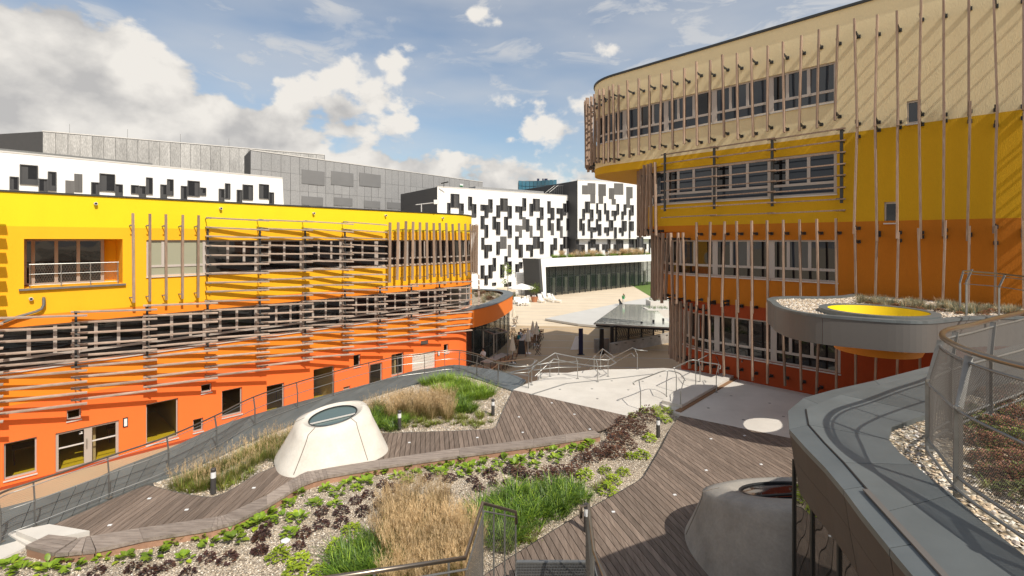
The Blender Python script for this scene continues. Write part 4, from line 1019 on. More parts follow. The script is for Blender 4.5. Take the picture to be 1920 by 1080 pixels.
# ---- timber bench/kerb along the gravel bed
bench = thing('timber_bench', 'long weathered timber kerb bench snaking between deck and gravel bed', 'bench', gp(600, 900, TZ).to_tuple())
BZ = 3.72
bb = [gp(x, y, BZ) for x, y in ((91, 1002), (169, 1005), (260, 990), (404, 969), (422, 965), (500, 928), (540, 903), (562, 890), (580, 882), (610, 878), (710, 862), (860, 840), (1000, 823), (1060, 814), (1115, 807))]
bf = [gp(x, y, BZ) for x, y in ((102, 1037), (180, 1030), (268, 1010), (396, 990), (440, 978), (500, 948), (545, 920), (565, 908), (588, 899), (614, 892), (712, 875), (862, 854), (1000, 835), (1060, 826), (1126, 815))]
fan = {3, 7, 8}
for i in range(1, len(bb)-1):
    a, c, d, e = bb[i], bb[i+1], bf[i+1], bf[i]
    nfan = 4 if i in fan or i in (6,) else 1
    for k in range(nfan):
        u0, u1 = k/nfan, (k+1)/nfan
        p0, p1 = a.lerp(c, u0), a.lerp(c, u1); q0, q1 = e.lerp(d, u0), e.lerp(d, u1)
        g_ = (p1-p0).normalized()*.004
        p0 = p0+g_; q0 = q0+g_
        nst = 1
        b = MB(); b.hexa([(q0.x, q0.y, BZ-.07), (q1.x, q1.y, BZ-.07), (p1.x, p1.y, BZ-.07), (p0.x, p0.y, BZ-.07)], [(q0.x, q0.y, BZ), (q1.x, q1.y, BZ), (p1.x, p1.y, BZ), (p0.x, p0.y, BZ)])
        b.build('seat_board', M['bench'], bench)
    f0, f1 = e+(a-e)*.06, d+(c-d)*.06
    b = MB(); b.hexa([(f0.x, f0.y, 3.45), (f1.x, f1.y, 3.45), ((f1+(c-d)*.85).x, (f1+(c-d)*.85).y, 3.45), ((f0+(a-e)*.85).x, (f0+(a-e)*.85).y, 3.45)],
                     [(f0.x, f0.y, BZ-.074), (f1.x, f1.y, BZ-.074), ((f1+(c-d)*.85).x, (f1+(c-d)*.85).y, BZ-.074), ((f0+(a-e)*.85).x, (f0+(a-e)*.85).y, BZ-.074)])
    b.build('side_board', M['bench_side'], bench)
e0 = [gp(x, y, BZ) for x, y in ((91, 1002), (169, 1007), (180, 1030), (130, 1035), (102, 1037), (47, 1023))]
ea, eb_, ec, ed_ = gp(91, 1002, BZ), gp(145, 1008, BZ), gp(100, 1037, BZ), gp(47, 1023, BZ)
for k in range(4):
    u0, u1 = k/4, (k+1)/4-.015; p = [ea.lerp(ed_, u0), ea.lerp(ed_, u1), eb_.lerp(ec, u1), eb_.lerp(ec, u0)]
    b = MB(); b.hexa([(q.x, q.y, BZ-.07) for q in p], [(q.x, q.y, BZ) for q in p]); b.build('seat_board', M['bench'], bench)
tri = [gp(149, 1008, BZ), gp(104, 1038, BZ), gp(180, 1031, BZ), gp(169, 1005, BZ)]
for k in range(3):
    u0, u1 = k/3, (k+1)/3-.02; p = [tri[0].lerp(tri[3], u0), tri[1].lerp(tri[2], u0), tri[1].lerp(tri[2], u1), tri[0].lerp(tri[3], u1)]
    b = MB(); b.hexa([(q.x, q.y, BZ-.07) for q in p], [(q.x, q.y, BZ) for q in p]); b.build('seat_board', M['bench'], bench)
b = MB(); q = [ed_, ec, gp(180, 1031, BZ), gp(169, 1007, BZ), ea]; q = [p.lerp(gp(110, 1020, BZ), .05) for p in q]; b.prism([(p.x, p.y) for p in q], 3.45, BZ-.074); b.build('side_board', M['bench_side'], bench)

# ---- concrete skylight cones
def cone(name, label, c, rb, rt, H, tilt, m, sq=2.5, rz=0.0, shift=(0, 0), nseam=5, bars=1, gl=.62, seam0=0.3, ysc=1.0):
    root = thing(name, label, 'skylight', (c[0], c[1], TZ))
    n = 96; prof = [(0, 1.0, 0), (.04, .995, 0), (.80, None, 0), (.90, None, 1), (.965, None, 2), (1.0, None, 3), (1.0, None, 4), (.985, None, 5)]
    ks = [(rb, 0.0), (rb*.985, .05)]
    # list of (radius, height fraction)
    R0 = rb*.985
    for i in range(1, 9): u = i/9; ks.append((R0+(rt-R0)*u*.93, .05+.85*u*.97))
    ks += [(rt*1.00+.03, .925), (rt*.95, .975), (rt*.86, 1.0), (rt*gl*1.22, 1.0), (rt*gl*1.20, .975), (rt*gl*1.0, .955), (rt*gl*.98, .86)]
    vs = []; fs = []; seams = [R(seam0*57.3+360/nseam*i) for i in range(nseam)]
    for ri, (r, hf) in enumerate(ks):
        for j in range(n):
            a = 2*math.pi*j/n; ex = sq if r > rt*.95 else 2.0
            k_ = (abs(math.cos(a))**ex+abs(math.sin(a))**ex)**(-1/ex)
            rr = r*k_
            for s_ in seams:
                da = abs((a-s_+math.pi) % (2*math.pi)-math.pi)
                if da < .028 and 0 < ri < 13: rr -= .022
            lx, ly = rr*math.cos(a), rr*math.sin(a)*ysc; x, y = lx*math.cos(rz)-ly*math.sin(rz), lx*math.sin(rz)+ly*math.cos(rz)
            z = H*hf
            w = max(0, (hf-.05))/.95
            z += (y*math.tan(tilt[1])+x*math.tan(tilt[0]))*w
            vs.append((c[0]+x+shift[0]*w, c[1]+y+shift[1]*w, TZ+z))
    for i in range(len(ks)-1):
        for j in range(n): fs.append((i*n+j, i*n+(j+1) % n, (i+1)*n+(j+1) % n, (i+1)*n+j))
    b_ = MB(); b_.add(vs, fs); sh = b_.build('concrete_shell', m, root, smooth=True)
    for s_ in seams:
        j = int(round(s_/(2*math.pi)*n)) % n
        q = MB(); q.tube([vs[i*n+j] for i in range(1, 13)], .013, 5); q.build('joint', M['joint'], root)
    # glass
    k = len(ks)-2; ring = [Vector(vs[k*n+j]) for j in range(0, n, 3)]; cc = sum(ring, Vector())/len(ring)
    b_ = MB(); b_.add([p-V(0, 0, .02) for p in ring]+[cc-V(0, 0, .02)], [(i, (i+1) % len(ring), len(ring)) for i in range(len(ring))]); b_.build('glass', M['pane_green'] if bars == 1 else M['pane'], root)
    b_ = MB(); b_.tube([p for p in ring], .022, 5, closed=True); b_.build('glass_rim', M['dark_metal'], root)
    b_ = MB()
    L_ = len(ring)
    if bars == 1: b_.beam(ring[int(L_*.56)]+V(0, 0, .01), ring[int(L_*.93)]+V(0, 0, .01), .045, .03)
    else:
        b_.beam(ring[int(L_*.54)]+V(0, 0, .01), ring[int(L_*.93)]+V(0, 0, .01), .05, .03)
    b_.build('glazing_bar', M['sill'] if bars == 1 else M['dark_metal'], root)
    return root
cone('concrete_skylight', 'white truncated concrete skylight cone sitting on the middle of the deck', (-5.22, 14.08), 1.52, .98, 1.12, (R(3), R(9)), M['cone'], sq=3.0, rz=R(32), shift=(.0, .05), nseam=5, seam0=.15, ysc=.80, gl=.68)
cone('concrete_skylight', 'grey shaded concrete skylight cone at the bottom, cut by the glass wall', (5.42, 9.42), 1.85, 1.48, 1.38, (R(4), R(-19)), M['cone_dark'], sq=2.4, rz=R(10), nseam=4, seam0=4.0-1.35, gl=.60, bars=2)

# ---- bollards
def bollard(x, y, label, h=.62, r=.062):
    q = gp(x, y, 3.53); root = thing('bollard_light', label, 'bollard light', q.to_tuple(), 'bollard lights beside the decks')
    b_ = MB(); b_.lathe(q, [(r, 0), (r, h*.63)], 20); b_.build('post', M['bollard'], root, smooth=False)
    b_ = MB(); b_.lathe(q, [(r*.96, h*.63), (r*.96, h*.87)], 20); b_.build('lamp_glass', M['lampglass'], root)
    b_ = MB(); b_.lathe(q, [(r, h*.87), (r*1.02, h*.98), (r*.9, h)], 20); b_.build('cap', M['bollard'], root)
bollard(400, 925, 'dark bollard light in gravel in front of the left blond grasses')
bollard(749, 805, 'dark bollard light between white cone and carex tufts')
bollard(924.4, 778, 'dark bollard light at the right corner of the upper bed', h=.56)
bollard(1234, 819, 'dark bollard light among lime and bronze plants at the bed tip')
bollard(1100, 1003, 'dark bollard light right behind the metal stair handrail', h=.66)

# ================================================================ canopy with round opening
can = thing('round_canopy', 'grey rimmed canopy roof with gravel, grasses and a yellow round opening', 'canopy', (10.3, 13.7, 7.0))
CC = V(10.3, 13.67, 7.75)
cpl = [(9.25, 17.05), (8.75, 16.5), (8.45, 15.7), (8.14, 14.9), (7.98, 14.1), (8.02, 13.55), (8.35, 13.0), (9.2, 12.38), (9.9, 12.05), (10.6, 12.10), (11.7, 12.55), (12.6, 12.75), (13.6, 12.6), (15.0, 11.6), (17.2, 9.6)]
cps2 = smooth_poly(cpl, 5)
backp = [FC.P(-5.6, 0, .03).xy, FC.P(-3, 0, .03).xy, FC.P(-.55, 0, .03).xy, Vector((12.0, 17.45)), Vector((10.9, 17.15)), Vector((10.0, 17.25))]
cpoly = [tuple(p) for p in cps2]+[tuple(p) for p in backp]
def circ(c, r, n=40): return [(c[0]+r*math.cos(2*math.pi*i/n), c[1]+r*math.sin(2*math.pi*i/n)) for i in range(n)]
hole = circ(CC, 1.16)
b = MB(); b.poly(cpoly, 7.70, [circ(CC, 1.2)]); b.build('gravel_top', M['gravel_big'], can)
b = MB(); b.poly(cpoly, 7.02, [circ(CC, 1.2)]); b.build('underside', M['red_r'], can)
full = smooth_poly(cpl, 5)+smooth_poly([cpl[-1]]+[tuple(p) for p in backp], 1)[1:]
# fascia plates
for i in range(0, len(cps2)-1, 15):
    seg = cps2[i:i+16]; 
    b = MB(); o_ = offs(seg, -.03)
    for j in range(len(seg)-1):
        a, c = o_[j], o_[j+1]
        if j == 0: a = a+(c-a)*.02
        b.quad((*a, 7.0), (*c, 7.0), (*c, 7.74), (*a, 7.74)); b.quad((*a, 7.0), (*c, 7.0), (*seg[j+1], 7.02), (*seg[j], 7.02))
    b.build('fascia_plate', M['fascia'], can, smooth=True)
bp_ = [Vector((10.9, 17.2)), Vector((9.6, 17.45)), Vector((8.75, 17.35)), Vector((8.30, 16.9))]
b = MB(); b.skirt([(12, 17.45), (10.9, 17.15), (10.0, 17.25), (9.25, 17.05)], 7.0, 7.74, closed=False); b.build('fascia_plate', M['fascia'], can)
rim = [tuple(p) for p in cps2]; ri = offs(cps2, .16); ro = offs(cps2, -.05)
for i in range(len(cps2)-1):
    b = MB(); a, c, d, e = ro[i], ro[i+1], ri[i+1], ri[i]; b.hexa([(*v, 7.72) for v in (a, c, d, e)], [(*v, 7.79) for v in (a, c, d, e)]); b.build('rim_plate', M['zinc'], can)
bk = smooth_poly([(9.25, 17.05), (10.0, 17.28), (10.9, 17.2), (12.0, 17.5), (13.0, 18.25)], 4); r0, r1 = offs(bk, .07), offs(bk, -.09)
b = MB(); strip(b, r0, r1, 7.72, 7.79); b.build('rim_plate', M['zinc'], can)
b = MB(); n = 48
for i in range(n):
    a, c = 2*math.pi*i/n, 2*math.pi*(i+1)/n
    P_ = lambda r, a_, z: (CC.x+r*math.cos(a_), CC.y+r*math.sin(a_), z)
    b.hexa([P_(1.17, a, 7.6), P_(1.38, a, 7.6), P_(1.38, c, 7.6), P_(1.17, c, 7.6)], [P_(1.17, a, 7.83), P_(1.38, a, 7.83), P_(1.38, c, 7.83), P_(1.17, c, 7.83)])
b.build('opening_rim', M['zinc'], can)
b = MB(); b.lathe((CC.x, CC.y, 6.68), [(.93, 0), (1.165, 1.13)], 48, caps=False); b.build('yellow_lining', M['yellow_ring'], can, smooth=True)
b = MB(); b.lathe((CC.x, CC.y, 6.67), [(1.0, 0), (1.16, .38)], 48, caps=False); b.build('orange_drum', M['orange_drum'], can, smooth=True)
b = MB(); b.poly(circ(CC, 1.0), 6.675, [circ(CC, .935)]); b.build('drum_edge', M['orange_drum'], can)

# ================================================================ near terrace with slate coping
H2 = 2.05; NZ = CZ-H2
def NP(x, y, z=NZ): return gp(x, y, z).xy
near = thing('upper_terrace', 'x', 'x', (5, 4, NZ)); del near['label']; del near['category']; near['kind'] = 'structure'
o_px = [(1920, 640), (1734, 685), (1640, 709), (1562, 726), (1507, 741), (1477.5, 765), (1480, 799), (1510, 832), (1546, 868), (1582, 910), (1616, 955), (1668, 1018), (1721, 1080), (1800, 1175)]
m_px = [(1920, 652), (1740, 698), (1650, 722), (1578, 740), (1534, 757), (1511, 768), (1516, 797), (1545, 830), (1582, 868), (1620, 912), (1662, 960), (1712, 1020), (1765, 1080), (1850, 1175)]
i_px = [(1920, 700), (1800, 738), (1765, 757), (1741, 774), (1700, 788), (1672, 798), (1665, 821), (1685, 845), (1714, 869), (1748, 897), (1785, 925), (1848, 980), (1920, 1038), (2040, 1130)]
op, mp_, ip = [[NP(*q) for q in L] for L in (o_px, m_px, i_px)]
groups_o = [(0, 2), (2, 4), (4, 6), (6, 9), (9, 11), (11, 13)]; groups_i = [(0, 1), (1, 3), (3, 6), (6, 8), (8, 10), (10, 13)]
for (A, B_, za, zb_, grp_) in ((op, mp_, NZ-.035, NZ+.0, groups_o), (mp_, ip, NZ+.003, NZ-.01, groups_i)):
    for (i0, i1) in grp_:
        b = MB()
        for i in range(i0, i1):
            a, c, d, e = A[i], A[i+1], B_[i+1], B_[i]; g_ = (c-a).normalized()*.004
            if i == i0: a = a+g_; e = e+g_
            if i == i1-1: c = c-g_; d = d-g_
            b.hexa([(*a, NZ-.09), (*c, NZ-.09), (*d, NZ-.09), (*e, NZ-.09)], [(*a, za), (*c, za), (*d, zb_), (*e, zb_)])
        b.build('coping_plate', M['zinc'], near)
bot = []
for i, p in enumerate(op):
    t_ = (op[min(i+1, len(op)-1)]-op[max(i-1, 0)]).normalized(); bot.append(p+Vector((-t_.y, t_.x))*.10)
for (i0, i1) in groups_o:
    for (u0, u1, za, zb_) in ((0, .42, NZ-.06, NZ-.36), (.42, 1, NZ-.362, NZ-.72)):
        b = MB()
        for i in range(i0, i1):
            t_ = (op[i+1]-op[i]).normalized()*.004; sa = t_ if i == i0 else t_*0; sc_ = t_ if i == i1-1 else t_*0
            b.quad((*(op[i].lerp(bot[i], u0)+sa), za), (*(op[i+1].lerp(bot[i+1], u0)-sc_), za), (*(op[i+1].lerp(bot[i+1], u1)-sc_), zb_), (*(op[i].lerp(bot[i], u1)+sa), zb_))
        b.build('face_panel', M['brown_face'], near)
slab = [tuple(p) for p in bot]+[(2.2, 1.5), (2.1, -3), (14, -3), (14, 9.0)]
b = MB(); b.poly(slab, NZ-.72); b.build('slab_underside', M['dgrey'], near)
inner = [tuple(p) for p in ip]+[(3.3, 1.2), (3.2, -3), (14, -3), (14, 8.2)]
b = MB(); b.poly(inner, NZ-.07); b.build('gravel_bed', M['gravel_big'], near)
b = MB(); b.skirt([tuple(p) for p in ip], NZ-.2, NZ-.02, closed=False); b.build('coping_inner_edge', M['zinc'], near)
b = MB(); p0, p1 = gp(1623, 918, NZ+.012), gp(1790, 1100, NZ+.012); b.beam(p0, p1, .045, .012); b.build('light_strip', M['fascia'], near)
b = MB(); 
for i in range(5, 13): b.beam((*mp_[i], NZ+.004), (*mp_[i+1], NZ+.004), .014, .008)
b.build('coping_seam', M['black'], near)
# walls below, with mirror-like glass front
low = [(3.56, 6.02), (2.85, 2.6), (2.6, -3), (14, -3), (14, 8.6), (7.4, 7.6), (5.2, 6.9)]
b = MB(); b.skirt(low[1:]+low[:1], 3.5, NZ-.72, closed=False); b.build('wall', M['dgrey'], near)
gw = thing('glass_wall', 'dark reflecting glass wall under the slate coping beside the grey cone', 'glass wall', (3.5, 6.1, 3.6))
dd = Vector((-.2, -.98)); dd.normalize(); p = Vector((3.56, 6.09)); s_ = 0
for w_ in (.57, .66, .66, .66, .66, .66):
    a, c = p+dd*s_, p+dd*(s_+w_-.02)
    b = MB(); b.hexa([(a.x, a.y, 3.62), (a.x+.02, a.y, 3.62), (c.x+.02, c.y, 3.62), (c.x, c.y, 3.62)], [(a.x, a.y, NZ-.74), (a.x+.02, a.y, NZ-.74), (c.x+.02, c.y, NZ-.74), (c.x, c.y, NZ-.74)])
    b.build('glass_pane', M['mirror'] if 'mirror' in M else M['pane'], gw)
    b = MB(); b.beam((a.x-.01, a.y+.012, 3.6), (a.x-.01, a.y+.012, NZ-.72), .018, .03); b.build('glazing_bar', M['dark_metal'], gw)
    s_ += w_
# ================================================================ railings
def up(p, z): return Vector((p[0], p[1], z))
def resample(path, step):
    path = [Vector(p) for p in path]; out = [path[0]]; acc = 0
    for i in range(len(path)-1):
        a, b_ = path[i], path[i+1]; L_ = (b_-a).length; 
        if L_ < 1e-6: continue
        s_ = step-acc
        while s_ < L_: out.append(a+(b_-a)*(s_/L_)); s_ += step
        acc = (acc+L_) % step if True else 0
        acc = L_-(s_-step)
    out.append(path[-1]); return out
def net(mb, rows, cell, r=.0016, n=3, slope=1):
    """diagonal wire net between matching rows of points (bottom to top), each row sampled along the rail"""
    k = len(rows[0]); m = len(rows)
    for sgn in (1, -1):
        for i in range(-m, k+m):
            pts = []
            for j in range(m):
                q = i+sgn*j*slope
                if 0 <= q < k: pts.append(rows[j][q])
            if len(pts) > 1: mb.tube(pts, r, n, caps=False)
# left terrace railing
lr = thing('mesh_railing', 'long curved steel railing with wire mesh along the left terrace edge', 'railing', gp(625, 745, TZ).to_tuple())
base_px = [(-60, 1075), (0, 1018), (65, 990), (204, 934), (316, 889), (406, 842), (478, 800), (558, 768), (625, 745), (693, 724), (746, 710), (796, 703), (834, 697), (861, 697), (894, 705), (934, 722), (991, 730)]
bz = [gp(x, y, 3.56) for x, y in base_px]
path = smooth_poly([(p.x, p.y) for p in bz], 6)
def outv(i, P_): 
    t_ = (P_[min(i+1, len(P_)-1)]-P_[max(i-1, 0)]).normalized(); return Vector((-t_.y, t_.x))
top = [up(p+outv(i, path)*.05, 4.55) for i, p in enumerate(path)]
end = [up(gp(x, y, z).xy, z) for x, y, z in ((1000, 678, 4.55), (996, 671, 4.5), (980, 678, 4.25))]
b = MB(); b.tube(top, .024, 8); b.build('handrail', M['bronze'], lr, smooth=True)
b = MB(); b.tube([up(p, 4.15) for p in path], .012, 6); b.tube([up(p, 4.48)+V(*(outv(i, path)*.02), 0) for i, p in enumerate(path)], .010, 5); b.build('middle_rail', M['steel'], lr)
b = MB(); b.tube([up(p, 3.66) for p in path], .010, 5); b.build('lower_cable', M['steel'], lr)
for q in bz:
    j = min(range(len(path)), key=lambda a_: (path[a_]-q.xy).length); o_ = outv(j, path)
    b = MB(); b.beam(q, up(q, 4.18), .045, .018, up=(o_.y, -o_.x, 0)); b.beam(up(q, 4.17), up(q.xy+o_*.06, 4.54), .045, .018, up=(o_.y, -o_.x, 0)); b.box(up(q, 3.57), (.12, .12, .02)); b.build('post', M['galv'], lr)
rp_ = resample([up(p, 0) for p in path[: len(path)-6]], .05)
rows = [[up(p, 3.67+.80*j/16) for p in rp_] for j in range(17)]
b = MB(); net(b, rows, .05, .0011, slope=1); tag(b.build('wire_mesh', M['wire'], lr), kind='stuff')
# landing railings and stair handrails
def rail_thing(label, rails, posts_, r=.022, mid=None, loc=(4, 22, 3.6), smooth=True):
    root = thing('stair_railing', label, 'railing', loc, 'stainless railings around the landing')
    for pts in rails:
        b_ = MB(); sm = smooth_poly3(pts, 4) if smooth else pts; b_.tube(sm, r, 8); b_.build('handrail', M['steel'], root, smooth=True)
    for (a, c) in posts_:
        b_ = MB(); c = Vector(c); a = Vector(a); k = a.lerp(c, .72); k.x = a.x; k.y = a.y
        b_.tube([a, k, c], .018, 6); b_.box(a+V(0, 0, .01), (.10, .10, .02)); b_.build('post', M['steel'], root)
    return root
def smooth_poly3(p, n=4):
    p = [Vector(q) for q in p]
    if len(p) < 3: return p
    out = []
    for i in range(len(p)-1):
        p0, p1, p2, p3 = p[max(i-1, 0)], p[i], p[i+1], p[min(i+2, len(p)-1)]
        for k in range(n):
            s_ = k/n; out.append(.5*((2*p1)+(-p0+p2)*s_+(2*p0-5*p1+4*p2-p3)*s_*s_+(-p0+3*p1-3*p2+p3)*s_**3))
    out.append(p[-1]); return out
Zt, Zm = 4.55, 4.22
def T(x, y, z=Zt): return gp(x, y, z)
def B0(x, y, z=3.604): return gp(x, y, z)
rail_thing('curved steel railing along the far edge of the white landing',
  [[V(-3.4, 27.5, 1.6), T(996, 690, 4.3), T(1040, 662), T(1080, 670), T(1115, 674), T(1140, 675), T(1152, 670), T(1130, 654), V(3.9, 26.5, 2.9)],
   [T(1003, 705, 4.0), T(1038, 673, Zm), T(1083, 682, Zm), T(1120, 687, Zm), T(1143, 686, Zm), T(1155, 680, Zm), T(1134, 664, Zm), V(4.0, 26.2, 2.6)]],
  [(B0(1047.5, 702.5), T(1043, 662)), (B0(1083, 710), T(1080, 670)), (B0(1120.5, 716), T(1118, 674)), (B0(1140, 706), T(1142, 674)), (B0(1126, 694), T(1130, 655)), (B0(1114, 693), T(1117, 668)), (B0(1014, 709), T(1010, 679))], loc=B0(1083, 710), smooth=False)
rail_thing('steel stair railing rising in a peak at the left end of the stairs',
  [[T(930, 679), T(967, 688), T(995, 686), T(1007, 675.5), T(996, 672), V(-.6, 27.0, 3.0), V(-1.9, 30.0, 1.3)],
   [T(935, 694, Zm), T(965, 700, Zm), T(992, 698, Zm), T(1003, 688, Zm)],
   [T(1007, 684, 4.5), T(1030, 680, 4.5), T(1085, 677, 4.5)], [T(1000, 694, 4.25), T(1045, 689, 4.25), T(1089, 688, 4.25)]],
  [(B0(997, 722), T(1003, 675)), (B0(1031, 706), T(1030, 680))], loc=B0(997, 722), smooth=False)
rail_thing('steel stair railing peak at the right end of the landing edge',
  [[V(4.2, 26.8, 2.6), T(1186, 652, 4.6), T(1195, 656, 4.55), T(1214, 658, 4.5)], [V(4.3, 26.6, 2.3), T(1184, 662, 4.3), T(1189, 668, 4.28)]],
  [(B0(1195, 692.5), T(1190, 654))], loc=B0(1195, 692), smooth=False)
rail_thing('bent steel handrail standing on the landing in front of the planting bed',
  [[T(1189, 721, 4.40), T(1189, 716, 4.5), T(1216, 706, 4.55), T(1243, 696), T(1260, 696), T(1275, 701), T(1285, 713, 4.45)]],
  [(B0(1201, 768), T(1198, 713, 4.52)), (B0(1249.5, 750), T(1252, 696))], loc=B0(1249, 750))
rail_thing('tall steel handrail in the middle beside the stepped curb',
  [[T(1263, 690), T(1280, 682), T(1299, 675), T(1325, 680), T(1349, 684), T(1350, 692, 4.45)]],
  [(B0(1268, 735), T(1264, 690)), (B0(1304.5, 727), T(1304, 677)), (B0(1343, 736), T(1347, 685)), (B0(1276, 765), T(1283, 712, 4.45))], loc=B0(1304, 727))
rail_thing('steel handrail nearest the red facade poles',
  [[T(1309, 675), T(1325, 667), T(1338.6, 661.6), T(1365, 667), T(1389, 671), T(1391, 679, 4.45)]],
  [(B0(1312.5, 716), T(1310, 675)), (B0(1347.5, 708), T(1340, 662)), (B0(1384.5, 715), T(1386, 671))], loc=B0(1347, 708))
# metal stair in front of the camera
ms = thing('metal_stair', 'galvanised stair with grating landing and mesh sides at the bottom edge', 'stair', (.6, 7.3, 4.6))
b = MB()
x0, x1, y0, y1, z = .08, 1.28, 5.9, 7.72, 4.63
for k in range(30): yy = y0+(y1-y0)*k/29; b.beam((x0, yy, z), (x1, yy, z), .006, .03)
for k in range(50): xx = x0+(x1-x0)*k/49; b.beam((xx, y0, z), (xx, y1, z), .003, .03)
tag(b.build('grating', M['galv'], ms), kind='stuff')
b = MB(); b.beam((x0-.02, y1+.01, z-.02), (x1+.02, y1+.01, z-.02), .04, .10); b.beam((x0-.02, y0, z-.05), (x0-.02, y1, z-.05), .02, .18); b.beam((x1+.02, y0, z-.05), (x1+.02, y1, z-.05), .02, .18); b.build('frame', M['galv'], ms)
for k in range(4): b = MB(); b.beam((x0, y1+.25+k*.27, z-.17-.2*k-.03), (x1, y1+.25+k*.27, z-.17-.2*k-.03), .26, .03) ; b.build('tread', M['galv'], ms)
tA, tB, tC, tD = at(967, 960, 7.5), at(905, 943, 7.0), at(872, 1046, 5.5), at(560, 1092, 4.4)
b = MB(); b.tube([tA+V(.01, 0, -.18), tA, tB, tC, tD], .024, 8); b.build('handrail', M['bronze'], ms, smooth=True)
low_ = [tA+V(0, 0, -.08), tB+V(.02, 0, -.12), tC+V(.02, 0, -.13), tD+V(0, 0, -.14)]
b = MB(); b.tube(low_, .012, 6); b.build('middle_rail', M['galv'], ms)
for u in (0, .35, .68, 1.0):
    p = tA.lerp(tB, u); b = MB(); b.tube([p, V(p.x, p.y, 3.7)], .014, 6); b.build('post', M['galv'], ms)
for p in (tC.lerp(tD, .12), tC.lerp(tD, .6)): b = MB(); b.tube([p, V(p.x, p.y, 4.4)], .014, 6); b.build('post', M['galv'], ms)
b = MB(); P1_ = [tA.lerp(tB, i/16) for i in range(17)]+[tB.lerp(tC, i/44) for i in range(1, 45)]
rows = []
for j in range(22): rows.append([V(p.x, p.y, (p.z-.14)+(3.75-(p.z-.14))*(1-j/21)) for p in P1_])
net(b, rows, .03, .0018, slope=1); tag(b.build('wire_mesh', M['wire'], ms), kind='stuff')
rA, rB, rC = at(1104, 947, 7.6), at(1114, 1035, 6.05), at(1138, 1090, 4.9)
b = MB(); b.tube([rA+V(-.12, 0, -.2), rA+V(-.12, .0, -.02), rA, rB, rC], .024, 8); b.build('handrail', M['bronze'], ms, smooth=True)
for i in range(5):
    p = rA.lerp(rB, i/4.0)+V(-.05, 0, -.05); b = MB(); b.tube([p+V(.05, 0, .05), V(p.x, p.y, 4.3)], .014, 6); b.build('post', M['galv'], ms)
P1_ = [rA.lerp(rB, i/44)+V(-.05, 0, 0) for i in range(45)]; rows = [[V(p.x, p.y, 4.2+(p.z-.12-4.2)*j/24) for p in P1_] for j in range(25)]
b = MB(); net(b, rows, .03, .0018); tag(b.build('wire_mesh', M['wire'], ms), kind='stuff')

# near mesh railing on the upper terrace
nr = thing('mesh_railing', 'big curved railing with diamond wire mesh around the sedum bed in front right', 'railing', (3.6, 3.87, NZ))
pl = [(9.0, 7.7), (7.6, 6.95), (6.66, 6.3), (5.9, 5.86), (5.13, 5.38), (4.55, 5.05), (4.2, 4.72), (3.99, 4.38), (3.86, 4.05), (3.80, 3.65), (3.86, 3.1), (3.95, 2.2), (4.0, 1.2)]
pb = [(9.0, 7.6), (7.5, 6.75), (6.5, 6.15), (5.75, 5.75), (5.0, 5.35), (4.45, 5.02), (4.07, 4.72), (3.85, 4.35), (3.62, 3.9), (3.52, 3.45), (3.46, 3.0), (3.42, 2.2), (3.42, 1.2)]
pt = smooth_poly(pl, 10); pbm = smooth_poly(pb, 10)
b = MB(); b.tube([up(p, 8.86) for p in pt], .026, 12); b.build('handrail', M['bronze'], nr, smooth=True)
def S(i, v):
    """mesh surface: v=0 bottom, 1 top"""
    a, c = pbm[i], pt[i]; t_ = (pbm[min(i+1, len(pbm)-1)]-pbm[max(i-1, 0)]).normalized(); nn = Vector((t_.y, -t_.x))*-1
    # straight up to 60%, then leaning inwards to the rail
    k = max(0, (v-.6)/.4); p = a.lerp(c, k*.9); w = p-nn*0
    return up(w, NZ+.12+(8.80-NZ-.12)*v)
N_ = len(pbm)
for v, r_ in ((0.0, .014), (.58, .013), (.97, .012)):
    b = MB(); b.tube([S(i, v) for i in range(N_)], r_, 8); b.build('rail_ring', M['galv'], nr, smooth=True)
b = MB(); b.tube([up(pbm[i]+Vector((-.02, 0)), NZ+.03) for i in range(N_)], .013, 8); b.build('rail_ring', M['galv'], nr, smooth=True)
for i in (12, 32, 46, 60, 79, 104):
    t_ = (pbm[min(i+1, N_-1)]-pbm[i-1]).normalized(); a, m_, c = S(i, 0), S(i, .60), S(i, .99); a = a.copy(); a.z = NZ-.05
    b = MB(); b.beam(a, m_, .018, .06, up=(t_.x*0-t_.y, t_.x, 0)); b.beam(m_-(m_-a).normalized()*.02, c+V(0, 0, .03), .016, .055, up=(-t_.y, t_.x, 0)); b.build('post', M['galv'], nr)
    b = MB(); b.box(a+V(0, 0, .06), (.09, .09, .012)); b.tube([m_-V(t_.x, t_.y, 0)*.03, m_+V(t_.x, t_.y, 0)*.03], .022, 8); b.build('clamp', M['steel'], nr)
# resample surface along its length for the net
acc = [0]
for i in range(1, N_): acc.append(acc[-1]+(pbm[i]-pbm[i-1]).length)
cell = .021; cnt = int(acc[-1]/cell); idx = []
j = 0
for k in range(cnt):
    s_ = k*cell
    while j < N_-2 and acc[j+1] < s_: j += 1
    idx.append(j+(s_-acc[j])/(acc[j+1]-acc[j]))
def Sf(f_, v):
    i = int(f_); q = f_-i
    return S(i, v).lerp(S(min(i+1, N_-1), v), q)
mrows = 33
rows = [[Sf(f_, j/(mrows-1)*.97) for f_ in idx] for j in range(mrows)]
b = MB(); net(b, rows, cell, .00155, n=3); tag(b.build('wire_mesh', M['wire'], nr), kind='stuff')
